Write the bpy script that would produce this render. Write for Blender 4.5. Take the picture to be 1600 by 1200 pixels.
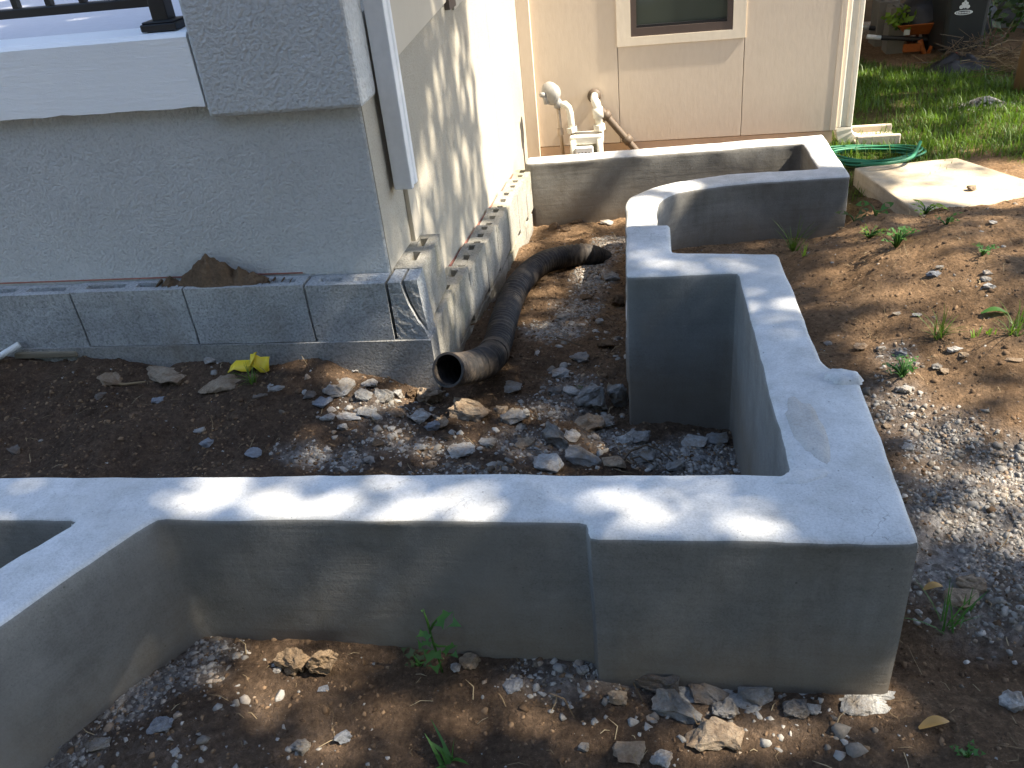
import bpy, bmesh, math, random
import numpy as np
from mathutils import Vector, Matrix, noise
from mathutils.geometry import delaunay_2d_cdt
rnd = random.Random(7)
npr = np.random.default_rng(11)
scene = bpy.context.scene
col = scene.collection
for o in list(bpy.data.objects):
    bpy.data.objects.remove(o)

# ------------------------------------------------------------------ camera
CAMZ = 1.5
PIT, ROLL, YAW, FPX = math.radians(31.3), math.radians(-6.33), math.radians(-10.65), 1345.0
FW = Vector((math.sin(YAW)*math.cos(PIT), math.cos(YAW)*math.cos(PIT), -math.sin(PIT)))
_r = Vector((math.cos(YAW), -math.sin(YAW), 0)); _u = _r.cross(FW)
RT = _r*math.cos(ROLL)+_u*math.sin(ROLL); UP = -_r*math.sin(ROLL)+_u*math.cos(ROLL)
cam_d = bpy.data.cameras.new('camera'); cam = bpy.data.objects.new('camera', cam_d); col.objects.link(cam)
cam_d.sensor_width = 36; cam_d.lens = 36*FPX/1600; cam_d.clip_start = .05; cam_d.clip_end = 800
m = Matrix((RT, UP, -FW)).transposed().to_4x4(); m.translation = (0, 0, CAMZ); cam.matrix_world = m
scene.camera = cam
scene.render.resolution_x = 1024; scene.render.resolution_y = 768

# ------------------------------------------------------------------ sky, sun, exposure
SUN_EL, SUN_AZ = math.radians(50), math.radians(-3)      # azimuth counted from +X towards +Y
SD = Vector((math.cos(SUN_AZ)*math.cos(SUN_EL), math.sin(SUN_AZ)*math.cos(SUN_EL), math.sin(SUN_EL)))
w = bpy.data.worlds.new('World'); scene.world = w; w.use_nodes = True
nt = w.node_tree; bg = nt.nodes['Background']; sky = nt.nodes.new('ShaderNodeTexSky')
sky.sky_type = 'NISHITA'; sky.sun_disc = False; sky.sun_elevation = SUN_EL
sky.sun_rotation = math.pi/2-SUN_AZ
nt.links.new(sky.outputs[0], bg.inputs[0]); bg.inputs[1].default_value = .15
sl = bpy.data.lights.new('sun', 'SUN'); sl.energy = 4.3; sl.angle = math.radians(.53); sl.color = (1, .9, .74)
so = bpy.data.objects.new('sun', sl); col.objects.link(so)
so.rotation_euler = SD.to_track_quat('Z', 'Y').to_euler()
vs = scene.view_settings; vs.view_transform = 'Standard'; vs.look = 'None'; vs.gamma = 1; vs.exposure = 2.1
vs.use_curve_mapping = False
cy_ = scene.cycles; cy_.max_bounces = 5; cy_.diffuse_bounces = 3; cy_.glossy_bounces = 2; cy_.transmission_bounces = 2; cy_.transparent_max_bounces = 4

# ------------------------------------------------------------------ placing by known heights
def ray(px, py):
    return FW+RT*((px-800)/FPX)-UP*((py-600)/FPX)
def onz(px, py, z):
    d = ray(px, py); return Vector((0, 0, CAMZ))+d*((z-CAMZ)/d.z)
def ony(px, py, y):
    d = ray(px, py); return Vector((0, 0, CAMZ))+d*(y/d.y)
# house side wall plane: x = SX(y)
def SX(y): return -.82+.04*(y-2.48)
def onside(px, py, off=0.):
    d = ray(px, py); t = (-.82-.04*2.48+off)/(d.x-.04*d.y); return Vector((0, 0, CAMZ))+d*t

# ------------------------------------------------------------------ mesh helpers
class MB:
    def __init__(s): s.v = []; s.f = []
    def add(s, v, f):
        n = len(s.v); s.v += [tuple(p) for p in v]; s.f += [tuple(i+n for i in q) for q in f]; return s
    def box(s, x0, x1, y0, y1, z0, z1):
        return s.add([(x0,y0,z0),(x1,y0,z0),(x1,y1,z0),(x0,y1,z0),(x0,y0,z1),(x1,y0,z1),(x1,y1,z1),(x0,y1,z1)],
                     [(0,3,2,1),(4,5,6,7),(0,1,5,4),(1,2,6,5),(2,3,7,6),(3,0,4,7)])
    def prism(s, poly, vec):
        n = len(poly); a = [Vector(p) for p in poly]; vec = Vector(vec)
        return s.add(a+[p+vec for p in a], [tuple(range(n))[::-1], tuple(range(n, 2*n))]+[(i,(i+1)%n,n+(i+1)%n,n+i) for i in range(n)])
    def tube(s, pts, rad, seg=10, caps=True):
        pts = [Vector(p) for p in pts]; n = len(pts)
        if not hasattr(rad, '__len__'): rad = [rad]*n
        vs_ = []; fs = []; nrm = None
        for i, p in enumerate(pts):
            t = (pts[min(i+1,n-1)]-pts[max(i-1,0)]).normalized()
            if nrm is None: nrm = t.orthogonal().normalized()
            nrm = (nrm-t*nrm.dot(t)).normalized(); b = t.cross(nrm)
            for k in range(seg):
                a = 2*math.pi*k/seg; vs_.append(p+(nrm*math.cos(a)+b*math.sin(a))*rad[i])
        for i in range(n-1):
            for k in range(seg):
                fs.append((i*seg+k, i*seg+(k+1)%seg, (i+1)*seg+(k+1)%seg, (i+1)*seg+k))
        if caps: fs += [tuple(range(seg))[::-1], tuple(range((n-1)*seg, n*seg))]
        return s.add(vs_, fs)
    def build(s, name, mat, parent=None, smooth=False, bevel=0, seg=2, **tags):
        return mk(name, s.v, s.f, mat, parent, smooth, bevel, seg, **tags)
def tag(o, label=None, cat=None, group=None, kind=None):
    if label: o['label'] = label
    if cat: o['category'] = cat
    if group: o['group'] = group
    if kind: o['kind'] = kind
    return o
def mk(name, v, f, mat, parent=None, smooth=False, bevel=0, seg=2, fix=True, **tags):
    me = bpy.data.meshes.new(name)
    A = np.array([tuple(p) for p in v], dtype=float)
    loc = Vector((0, 0, 0))
    if parent is None and len(A):
        loc = Vector(((A[:,0].min()+A[:,0].max())/2, (A[:,1].min()+A[:,1].max())/2, A[:,2].min()))
    me.from_pydata((A-np.array(loc)).tolist(), [], f)
    if fix:
        bm = bmesh.new(); bm.from_mesh(me); bmesh.ops.recalc_face_normals(bm, faces=bm.faces); bm.to_mesh(me); bm.free()
    o = bpy.data.objects.new(name, me); col.objects.link(o); o.location = loc
    if mat: me.materials.append(M[mat] if isinstance(mat, str) else mat)
    if smooth: me.polygons.foreach_set('use_smooth', [True]*len(me.polygons))
    if bevel:
        b = o.modifiers.new('bevel', 'BEVEL'); b.width = bevel; b.segments = seg; b.limit_method = 'ANGLE'; b.angle_limit = math.radians(40)
    if parent is not None:
        o.parent = parent; o.matrix_parent_inverse = parent.matrix_world.inverted() if parent.type != 'EMPTY' else Matrix.Translation(-parent.location)
        if parent.type == 'MESH':
            o.matrix_parent_inverse = Matrix.Translation(-parent.location) if parent.parent is None else Matrix.Identity(4)
    return tag(o, **tags)
def root_loc(o):
    while o.parent: o = o.parent
    return o.location
def empty(name, loc, **tags):
    o = bpy.data.objects.new(name, None); col.objects.link(o); o.location = loc; o.empty_display_size = .1
    return tag(o, **tags)
def npmesh(name, V, F, mat, smooth=False, **tags):
    me = bpy.data.meshes.new(name); V = np.asarray(V, np.float32); F = np.asarray(F, np.int32); k = F.shape[1]
    me.vertices.add(len(V)); me.vertices.foreach_set('co', V.ravel())
    me.loops.add(F.size); me.loops.foreach_set('vertex_index', F.ravel())
    me.polygons.add(len(F)); me.polygons.foreach_set('loop_start', np.arange(0, F.size, k, dtype=np.int32))
    me.polygons.foreach_set('loop_total', np.full(len(F), k, np.int32))
    if smooth: me.polygons.foreach_set('use_smooth', np.ones(len(F), bool))
    me.update(calc_edges=True); me.materials.append(M[mat])
    o = bpy.data.objects.new(name, me); col.objects.link(o)
    return tag(o, **tags)

# ------------------------------------------------------------------ materials
M = {}
class Mat:
    def __init__(s, name, rough=.85, spec=.3):
        s.m = bpy.data.materials.new(name); s.m.use_nodes = True; s.t = s.m.node_tree; s.n = s.t.nodes
        s.b = s.n['Principled BSDF']; s.b.inputs['Roughness'].default_value = rough
        s.b.inputs['Specular IOR Level'].default_value = spec; M[name] = s.m; s.h = None
        s.tc = s.n.new('ShaderNodeTexCoord'); s.geo = s.n.new('ShaderNodeNewGeometry')
    def link(s, a, b): s.t.links.new(a, b)
    def noise(s, scale, detail=5, rough=.6, vec=None, stretch=None, dist=0):
        n = s.n.new('ShaderNodeTexNoise'); n.inputs['Scale'].default_value = scale; n.inputs['Detail'].default_value = detail
        n.inputs['Roughness'].default_value = rough; n.inputs['Distortion'].default_value = dist
        v = s.geo.outputs['Position']
        if stretch:
            mp = s.n.new('ShaderNodeMapping'); mp.inputs['Scale'].default_value = stretch; s.link(v, mp.inputs[0]); v = mp.outputs[0]
        s.link(v, n.inputs['Vector']); return n.outputs['Fac']
    def voro(s, scale, feature='F1', out='Distance'):
        n = s.n.new('ShaderNodeTexVoronoi'); n.inputs['Scale'].default_value = scale; n.feature = feature
        s.link(s.geo.outputs['Position'], n.inputs['Vector']); return n.outputs[out]
    def ramp(s, fac, stops):
        r = s.n.new('ShaderNodeValToRGB'); e = r.color_ramp.elements
        while len(e) < len(stops): e.new(.5)
        for i, (p, c) in enumerate(stops):
            e[i].position = p; e[i].color = (c if hasattr(c, '__len__') else (c, c, c))+(1,) if not hasattr(c, '__len__') or len(c) == 3 else c
        s.link(fac, r.inputs[0]); return r.outputs[0]
    def mix(s, fac, a, b, mode='MIX'):
        n = s.n.new('ShaderNodeMix'); n.data_type = 'RGBA'; n.blend_type = mode
        for i, x in ((0, fac), (6, a), (7, b)):
            if hasattr(x, 'is_output'): s.link(x, n.inputs[i])
            elif i == 0: n.inputs[i].default_value = x
            else: n.inputs[i].default_value = tuple(x)+(1,) if len(x) == 3 else x
        return n.outputs[2]
    def math(s, op, a, b):
        n = s.n.new('ShaderNodeMath'); n.operation = op
        for i, x in enumerate((a, b)):
            if hasattr(x, 'is_output'): s.link(x, n.inputs[i])
            else: n.inputs[i].default_value = x
        return n.outputs[0]
    def bump(s, hgt, strength=.5, dist=.01):
        n = s.n.new('ShaderNodeBump'); n.inputs['Strength'].default_value = strength; n.inputs['Distance'].default_value = dist
        s.link(hgt, n.inputs['Height'])
        if s.h: s.link(s.h, n.inputs['Normal'])
        s.h = n.outputs[0]; s.link(s.h, s.b.inputs['Normal'])
    def color(s, c):
        if hasattr(c, 'is_output'): s.link(c, s.b.inputs['Base Color'])
        else: s.b.inputs['Base Color'].default_value = tuple(c)+(1,)
        return s
    def attr(s, name, out='Fac'):
        n = s.n.new('ShaderNodeAttribute'); n.attribute_name = name; return n.outputs[out]

def concrete(name, c1, c2, speck=.55, stain=None, bump=.25, scale=1.0, brush=0., crack=0., grain=0.):
    a = Mat(name, .9, .2)
    base = a.mix(a.ramp(a.noise(2.6*scale, 5, .7, dist=.4), [(.32, (0,0,0)), (.68, (1,1,1))]), c1, c2)
    base = a.mix(.55, base, a.ramp(a.noise(11*scale, 4, .7), [(.3, (.74,.74,.73)), (.5, (1,1,1)), (.7, (1.13,1.13,1.12))]), 'MULTIPLY')
    fine = a.noise(210*scale, 3, .7)
    base = a.mix(.6, base, a.ramp(fine, [(.3, (.68,.68,.68)), (.55, (1,1,1)), (.75, (1.1,1.1,1.1))]), 'MULTIPLY')
    pv = a.voro(95*scale); pit = a.ramp(pv, [(.05, (speck,)*3), (.15, (1,1,1))])
    pmask = a.ramp(a.noise(16*scale, 4, .7), [(.46, (0,0,0)), (.58, (1,1,1))])
    base = a.mix(pmask, base, a.mix(1, base, pit, 'MULTIPLY'))
    big = a.ramp(a.voro(17*scale), [(.022, (speck*.8,)*3), (.05, (1,1,1))]); base = a.mix(.8, base, big, 'MULTIPLY')
    streak = a.ramp(a.noise(8*scale, 4, .75, stretch=(1, 1, .10)), [(.34, (.78,.77,.74)), (.52, (1,1,1)), (.72, (1.08,1.08,1.07))])
    base = a.mix(.6, base, streak, 'MULTIPLY')
    if grain:
        gr_ = a.noise(120, 3, .6); base = a.mix(grain, base, a.ramp(gr_, [(.34, (.42,.42,.42)), (.47, (.95,.95,.95)), (.62, (1.3,1.3,1.3))]), 'MULTIPLY'); a.bump(gr_, .9, .006)
    if brush:
        br = a.noise(26, 3, .7, stretch=(.12, .12, 2.2)); base = a.mix(brush, base, a.ramp(br, [(.32, (.8,.8,.79)), (.5, (1,1,1)), (.7, (1.14,1.14,1.13))]), 'MULTIPLY'); a.bump(br, .25, .004)
    if crack:
        ck = a.n.new('ShaderNodeTexVoronoi'); ck.feature = 'DISTANCE_TO_EDGE'; ck.inputs['Scale'].default_value = 2.3
        nz = a.n.new('ShaderNodeTexNoise'); nz.inputs['Scale'].default_value = 5; nz.inputs['Detail'].default_value = 6; a.link(a.geo.outputs['Position'], nz.inputs['Vector'])
        va = a.n.new('ShaderNodeVectorMath'); va.operation = 'ADD'; a.link(a.geo.outputs['Position'], va.inputs[0]); a.link(nz.outputs['Color'], va.inputs[1]); a.link(va.outputs[0], ck.inputs['Vector'])
        cl_ = a.ramp(ck.outputs['Distance'], [(.0, (1,1,1)), (.006, (0,0,0))]); cm = a.ramp(a.noise(1.7, 3), [(.5, (0,0,0)), (.58, (crack,)*3)])
        base = a.mix(a.math('MULTIPLY', cl_, cm), base, (.10,.095,.085))
    if stain:
        base = a.mix(a.ramp(a.noise(2.1, 6, .7, dist=.6), [(.52, (0,0,0)), (.72, (.75,.75,.75))]), base, stain)
    a.color(base)
    a.bump(a.noise(14*scale, 3), bump*.6, .012); a.bump(fine, bump, .003); a.bump(pit, bump*.8, .003)
    return a
def splash(a, z0, z1, colr):
    """soil splashed up the foot of a wall, ragged upper edge"""
    sx = a.n.new('ShaderNodeSeparateXYZ'); a.link(a.geo.outputs['Position'], sx.inputs[0])
    z = a.math('ADD', sx.outputs[2], a.math('MULTIPLY', a.math('SUBTRACT', a.noise(7, 6, .7), .5), .32))
    mr = a.n.new('ShaderNodeMapRange'); mr.inputs[1].default_value = z0; mr.inputs[2].default_value = z1
    mr.inputs[3].default_value = .62; mr.inputs[4].default_value = 0; a.link(z, mr.inputs[0])
    old = a.b.inputs['Base Color'].links[0].from_socket
    a.color(a.mix(mr.outputs[0], old, colr))

concrete('trowelled_top', (.46,.458,.45), (.57,.57,.56), .45, stain=(.40,.385,.355), bump=.35, crack=.5)  # trowelled finish, painted paler so upward faces carry skylight
a = concrete('wall_concrete', (.158,.158,.153), (.228,.228,.22), .6, brush=.3, stain=(.19,.187,.175)); splash(a, -.02, .22, (.15,.115,.08))  # sides painted darker than the tops to carry their shade
a = concrete('far_wall_concrete', (.18,.172,.157), (.245,.235,.215), .6, brush=.5); splash(a, -.32, -.05, (.17,.125,.08))
concrete('mortar', (.47,.445,.41), (.41,.395,.37), .7, bump=.4)
a = concrete('cmu', (.31,.315,.315), (.42,.425,.42), .3, stain=(.24,.21,.165), bump=.9, scale=.75, grain=.5)
a = concrete('cmu_plaster', (.28,.265,.23), (.36,.34,.295), .6, stain=(.20,.18,.10), bump=.5, grain=.35)
concrete('footing', (.27,.265,.25), (.33,.32,.30), .5, stain=(.20,.165,.125), bump=.7, grain=.5)
concrete('slab', (.40,.33,.235), (.50,.42,.31), .7, stain=(.33,.25,.16), bump=.4)
def stucco(name, c1, c2, scale, strength, stain=None):
    a = Mat(name, .92, .15)
    b = a.mix(a.ramp(a.noise(2.2, 6, .65), [(.3, (0,0,0)), (.7, (1,1,1))]), c1, c2)
    g = a.noise(scale, 3, .55)
    b = a.mix(.5, b, a.ramp(g, [(.3, (.72,.72,.72)), (.55, (1.05,1.05,1.05))]), 'MULTIPLY')
    if stain: b = a.mix(a.ramp(a.noise(4.5, 6, .7), [(.6, (0,0,0)), (.78, (.6,.6,.6))]), b, stain)
    sp = a.ramp(a.voro(26), [(.015, (.3,.28,.25)), (.04, (1,1,1))]); b = a.mix(.6, b, sp, 'MULTIPLY')
    a.color(b); a.bump(a.noise(9, 3), .2, .02); a.bump(g, strength, .006); return a
stucco('stucco', (.435,.44,.435), (.50,.505,.50), 120, .9, (.47,.46,.42))
stucco('stucco_pier', (.445,.45,.445), (.505,.51,.505), 85, 1.1)
stucco('side_stucco', (.34,.31,.255), (.40,.365,.305), 170, .35)
a = Mat('white_paint', .6, .4)
g = a.noise(34, 5, .7, stretch=(.35, 1, 2.4), dist=.8)
a.color(a.mix(a.ramp(a.voro(16), [(.012, (1,1,1)), (.03, (0,0,0))]), a.mix(a.noise(4), (.84,.85,.86), (.9,.9,.89)), (.3,.28,.25)))
a.bump(g, .28, .012)
a = Mat('siding', .75, .3); a.color(a.mix(a.noise(5), (.46,.41,.33), (.52,.465,.38))); a.bump(a.noise(25, 4, .6, stretch=(1,1,.2)), .15, .005)
def facade(name, c1, c2):
    a = Mat(name, .8, .3); b = a.mix(a.ramp(a.noise(1.6, 5), [(.3, (0,0,0)), (.7, (1,1,1))]), c1, c2)
    b = a.mix(.2, b, a.ramp(a.noise(40, 4, .6, stretch=(1,1,.35)), [(.35, (.82,.8,.78)), (.6, (1,1,1))]), 'MULTIPLY')
    b = a.mix(a.ramp(a.voro(9), [(.008, (1,1,1)), (.018, (0,0,0))]), b, (.3,.22,.15))
    a.color(b); a.bump(a.noise(60, 4, .6, stretch=(1,1,.3)), .15, .004); return a
facade('facade_paint', (.66,.55,.43), (.70,.59,.47))
facade('facade_base', (.60,.43,.29), (.65,.48,.33))
facade('trim_paint', (.80,.70,.55), (.84,.74,.60))
def plain(name, c, rough=.6, spec=.4, metal=0, var=.12, bump=.0, sc=30):
    a = Mat(name, rough, spec); a.b.inputs['Metallic'].default_value = metal
    a.color(a.mix(a.noise(sc, 5), tuple(x*(1-var) for x in c), tuple(min(1, x*(1+var)) for x in c)))
    if bump: a.bump(a.noise(sc*3, 4), bump, .004)
    return a
plain('downspout_white', (.72,.73,.74), .45); plain('downspout_cream', (.78,.72,.60), .5); plain('iron', (.012,.012,.014), .45, .5)
plain('porch_floor', (.50,.50,.53), .7, bump=.1); plain('red_seal', (.30,.13,.10), .9, var=.4); plain('bronze_frame', (.10,.075,.065), .45)
plain('meter_cream', (.66,.63,.54), .45, var=.2); plain('meter_olive', (.30,.27,.17), .6, var=.3); plain('regulator_grey', (.30,.29,.27), .5, var=.25)
plain('meter_face', (.82,.82,.80), .3); plain('pipe_brown', (.11,.08,.055), .6); plain('pipe_tan', (.45,.35,.25), .6)
plain('dial_ink', (.08,.08,.08)); plain('yellow_plastic', (.70,.52,.03), .5, var=.25); plain('blue_plastic', (.03,.06,.22), .4)
plain('white_plastic', (.62,.64,.62), .5, var=.2); plain('hose_green', (.02,.15,.075), .5, .4, var=.3); plain('orange_steel', (.42,.12,.025), .6, var=.4)
plain('black_plastic', (.022,.023,.026), .45); plain('dark_bin', (.016,.018,.018), .5); plain('emblem', (.62,.64,.62), .6)
plain('steel', (.35,.38,.42), .4, metal=.6, var=.3, bump=.3); plain('red_plastic', (.5,.03,.03), .4); plain('blue_tarp', (.05,.09,.40), .5)
plain('grip_white', (.8,.8,.78), .4); plain('splash_block', (.50,.42,.33), .85, bump=.4)
plain('block_grey', (.22,.205,.17), .9, bump=.5)
a = Mat('wood_fence', .8, .2); b = a.mix(a.noise(7, 6, .7, stretch=(.12,1,4)), (.13,.085,.05), (.24,.165,.10)); a.color(b); a.bump(a.noise(20, 5, stretch=(.1,1,3)), .4, .01)
a = Mat('wood_post', .85, .2); b = a.mix(a.noise(7, 6, .7, stretch=(4,4,.15)), (.15,.095,.05), (.27,.175,.10)); a.color(b); a.bump(a.noise(20, 5, stretch=(3,3,.1)), .4, .01)
a = Mat('old_wood', .9, .2); a.color(a.mix(a.noise(30, 6, .7, stretch=(.2,1,2)), (.10,.085,.06), (.24,.20,.14))); a.bump(a.noise(60, 5, stretch=(.2,1,2)), .5, .004)
a = Mat('bark', .95, .1); a.color(a.mix(a.noise(12, 6, .7, stretch=(2,2,.3)), (.07,.05,.035), (.17,.13,.09))); a.bump(a.noise(25, 5, stretch=(2,2,.3)), .7, .02)
a = Mat('black_pipe', .38, .5)
du = a.ramp(a.noise(16, 7, .75), [(.47, (0,0,0)), (.72, (1,1,1))]); a.color(a.mix(du, (.015,.0125,.0115), (.095,.072,.052)))
a.b.inputs['Roughness'].default_value = .72
a = Mat('glass', .06, .5); a.color((.065,.075,.06)); a.b.inputs['IOR'].default_value = 1.5
# soils and stones
a = Mat('soil', .97, .08)
n1 = a.noise(5, 5, .7); n2 = a.noise(60, 4, .75)
dry = a.mix(a.ramp(n1, [(.3, (0,0,0)), (.7, (1,1,1))]), (.23,.142,.078), (.37,.24,.138))
wet = a.mix(a.ramp(n1, [(.3, (0,0,0)), (.7, (1,1,1))]), (.066,.044,.030), (.135,.092,.062))
grv = a.mix(a.ramp(a.voro(60, out='Color'), [(.2, (0,0,0)), (.8, (1,1,1))]), (.20,.19,.18), (.44,.42,.40))
gs = a.mix(n1, (.06,.062,.022), (.12,.10,.045))
b = a.mix(a.attr('moist'), dry, wet); b = a.mix(a.attr('gravel'), b, grv); b = a.mix(a.attr('lawn'), b, gs)
b = a.mix(.8, b, a.ramp(n2, [(.3, (.45,.45,.45)), (.55, (1.0,1.0,1.0)), (.72, (1.7,1.65,1.6))]), 'MULTIPLY')
fl = a.ramp(a.voro(210), [(.10, (1,1,1)), (.2, (0,0,0))]); fm = a.ramp(a.noise(30, 4), [(.48, (0,0,0)), (.62, (.8,.8,.8))])
b = a.mix(a.math('MULTIPLY', fl, fm), b, (.30,.26,.21))
a.color(b); a.bump(a.noise(45, 6, .75), 1.0, .03)
def stone(name, c1, c2, dust=None):
    a = Mat(name, .93, .15); oi = a.n.new('ShaderNodeObjectInfo')
    b = a.mix(a.ramp(a.noise(18, 6, .7), [(.3, (0,0,0)), (.7, (1,1,1))]), c1, c2)
    b = a.mix(.8, b, a.ramp(a.noise(120, 5, .75), [(.3, (.6,.6,.6)), (.6, (1.05,1.05,1.05))]), 'MULTIPLY')
    if dust: b = a.mix(a.ramp(a.noise(13, 7, .8), [(.42, (0,0,0)), (.64, (.95,.95,.95))]), b, dust)
    a.color(b); a.bump(a.noise(45, 6, .8), 1.0, .014)
stone('rock_grey', (.22,.22,.215), (.36,.355,.345), (.21,.165,.115)); stone('rock_tan', (.30,.23,.16), (.42,.34,.25), (.20,.13,.08))
stone('rock_pale', (.38,.37,.355), (.55,.54,.51), (.26,.20,.145)); stone('rock_dark', (.13,.125,.12), (.21,.20,.19), (.15,.105,.07))
stone('dry_clod', (.24,.165,.10), (.36,.26,.165)); stone('rock_slate', (.20,.21,.23), (.29,.30,.32)); stone('clod', (.10,.066,.04), (.19,.126,.077))
a = Mat('pebble', .92, .15); r1 = a.n.new('ShaderNodeNewGeometry').outputs['Random Per Island']
a.color(a.mix(.6, a.ramp(r1, [(0, (.13,.105,.08)), (.25, (.21,.195,.175)), (.55, (.27,.255,.23)), (.8, (.34,.32,.29)), (.93, (.28,.20,.13)), (1, (.45,.43,.39))]),
    a.ramp(a.noise(110, 4, .7), [(.3, (.6,.6,.6)), (.6, (1.05,1.05,1.05))]), 'MULTIPLY')); a.bump(a.noise(150, 4), .5, .003)
a = Mat('crumb', .97, .05); r1 = a.n.new('ShaderNodeNewGeometry').outputs['Random Per Island']
a.color(a.mix(a.noise(2), a.ramp(r1, [(0, (.06,.04,.026)), (.5, (.14,.092,.057)), (1, (.26,.175,.105))]), a.ramp(r1, [(0, (.06,.04,.026)), (1, (.16,.105,.065))])))
a = Mat('straw', .8, .2); r1 = a.n.new('ShaderNodeNewGeometry').outputs['Random Per Island']
a.color(a.ramp(r1, [(0, (.08,.055,.03)), (.6, (.22,.155,.085)), (1, (.38,.30,.18))]))
def leafmat(name, c1, c2, trans=.35, rough=.5):
    a = Mat(name, rough, .35); r1 = a.n.new('ShaderNodeNewGeometry').outputs['Random Per Island']
    c = a.mix(r1, c1, c2); a.color(c)
    if not trans: return
    t = a.n.new('ShaderNodeBsdfTranslucent'); a.link(a.mix(1, c, (1.5,1.6,.8), 'MULTIPLY'), t.inputs[0])
    mx = a.n.new('ShaderNodeMixShader'); mx.inputs[0].default_value = trans
    a.link(a.b.outputs[0], mx.inputs[1]); a.link(t.outputs[0], mx.inputs[2]); a.link(mx.outputs[0], a.n['Material Output'].inputs[0])
leafmat('grass', (.05,.10,.015), (.12,.19,.03), .4); leafmat('canopy_leaf', (.03,.065,.015), (.06,.11,.025), 0)
leafmat('weed', (.035,.11,.02), (.07,.17,.035), .35); leafmat('weed_bright', (.16,.26,.03), (.22,.34,.05), .4)
leafmat('dry_leaf', (.38,.22,.07), (.45,.28,.10), .25); leafmat('dark_leaf', (.03,.06,.02), (.07,.10,.03), .3)

# ------------------------------------------------------------------ the lie of the land
TR = [  # trench floor and planter bed: (pixel x, pixel y, z)
 (0,560,.17),(150,560,.15),(300,562,.13),(430,575,.12),(500,545,.15),(580,580,.06),(690,625,-.01),(0,650,.09),(0,735,.02),(250,650,.07),
 (250,735,.0),(500,660,.03),(500,730,-.02),(700,720,-.04),(760,660,-.03),(900,720,-.08),(985,668,-.14),(1140,685,-.165),(1080,730,-.14),(870,590,-.08),
 (930,555,-.09),(905,500,-.12),(880,455,-.19),(935,440,-.17),(850,480,-.14),(960,480,-.16),(870,420,-.22),(960,400,-.23),(850,355,-.30),(970,350,-.29)]
TRW = [(-3.4,2.3,.18),(-3.4,1.5,.05),(.15,1.6,-.1),(.5,4.4,-.3),(.9,4.4,-.3),(-.55,3.6,-.2),(-3,4,.1),(-.6,2.9,-.1)]
OUT = [  # ground outside the walls
 (310,1000,.045),(600,1010,.03),(920,1035,.0),(1000,1090,-.02),(1400,1095,-.02),(0,1175,.05),(150,1130,.05),(330,1080,.055),(500,1120,.03),(750,1120,-.005),
 (900,1160,-.01),(1200,1150,-.01),(1400,1150,.0),(1550,1150,.01),(1470,1050,-.05),(1530,1040,-.07),(1590,1060,-.02),(1480,950,-.0),(1560,900,.03),
 (1460,820,.03),(1560,760,.06),(1420,680,.06),(1500,600,.12),(1590,620,.14),(1350,530,.10),(1450,500,.17),(1580,520,.20),(1300,460,.05),(1400,420,.18),(1520,400,.25),
 (1590,420,.27),(1362,385,.05),(1420,350,.18),(1500,345,.26),(1590,345,.28),(1240,398,-.20),(1130,392,-.24),(1316,360,-.25),(1352,322,-.08),(1380,335,.10)]
OUTW = [(.25,3.6,-.25),(.6,3.95,-.26),(.85,4.05,-.26),(.95,4.1,-.25),(.2,3.0,-.18),(-3,.9,.05),(-1.3,.2,.05),(0,.3,.0),(1.2,.3,.02),(2.6,1.5,.06),(2.8,3,.28),(3,2.2,.2),(2.2,2.6,.27),
 (1.35,3.85,-.03),(1.7,3.75,-.02),(2.2,3.75,.0),(1.15,4.3,-.13),(1.5,4.4,-.11),(2.3,4.4,-.08),(.9,5.0,-.1),(0,5,-.12),(-.4,5,-.12),(1.3,5.4,-.1),(1.5,7,-.1),(3,6,-.1),(2.5,8.5,-.1),(6,6,-.1),(7,2,.05),(-3,-1,0),(3,-2,0),(12,12,-.1),(-3,9,-.1)]
def pts3(L, W): 
    a_ = [tuple(onz(x, y, z)) for x, y, z in L]+[tuple(q) for q in W]; return np.array(a_)
PT, PO = pts3(TR, TRW), pts3(OUT, OUTW)
BND = [(-9,1.34),(.335,1.34),(.335,2.46),(.0,2.46),(-.01,3.6),(.03,3.95),(.15,4.15),(.4,4.25),(.95,4.22),(.9,4.66),(-.70,4.68),(-9,4.68)]
def inside(x, y):
    x = np.asarray(x); y = np.asarray(y); r = np.zeros(x.shape, bool); n = len(BND)
    for i in range(n):
        (x1,y1),(x2,y2) = BND[i], BND[(i+1)%n]
        c = ((y1 > y) != (y2 > y)); 
        if y1 != y2: r ^= c & (x < (x2-x1)*(y-y1)/(y2-y1)+x1)
    return r
def idw(P, x, y):
    x = np.asarray(x, float); y = np.asarray(y, float); nm = np.zeros(x.shape); dn = np.zeros(x.shape)
    for px, py, pz in P:
        w_ = 1/(((x-px)**2+(y-py)**2)+.012)**1.7; nm += w_*pz; dn += w_
    return nm/dn
def bumps(x, y):
    n = noise.noise
    return .010*n((x*5, y*5, 0))+.007*n((x*13, y*13, 3))+.0045*n((x*31, y*31, 7))+.003*n((x*70, y*70, 1))
HEAPS = [(-.36,2.75,.10,.09,.035),(-.97,1.02,.18,.14,.03),(-.02,2.1,.15,.12,.02)]
def hgt_arr(x, y):
    ins = inside(x, y); z = np.where(ins, idw(PT, x, y), idw(PO, x, y))
    for hx, hy, rx, ry, h in HEAPS: z = z+h*np.exp(-((x-hx)/rx)**2-((y-hy)/ry)**2)
    lim = np.where(y > 4.75, .35, 1.0)
    bb = np.array([bumps(a_, b_) for a_, b_ in zip(x.ravel(), y.ravel())]).reshape(x.shape)
    return z+bb*lim*np.where(ins, 1.9, 1.25)
def H(x, y): return float(hgt_arr(np.array([x]), np.array([y]))[0])
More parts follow.
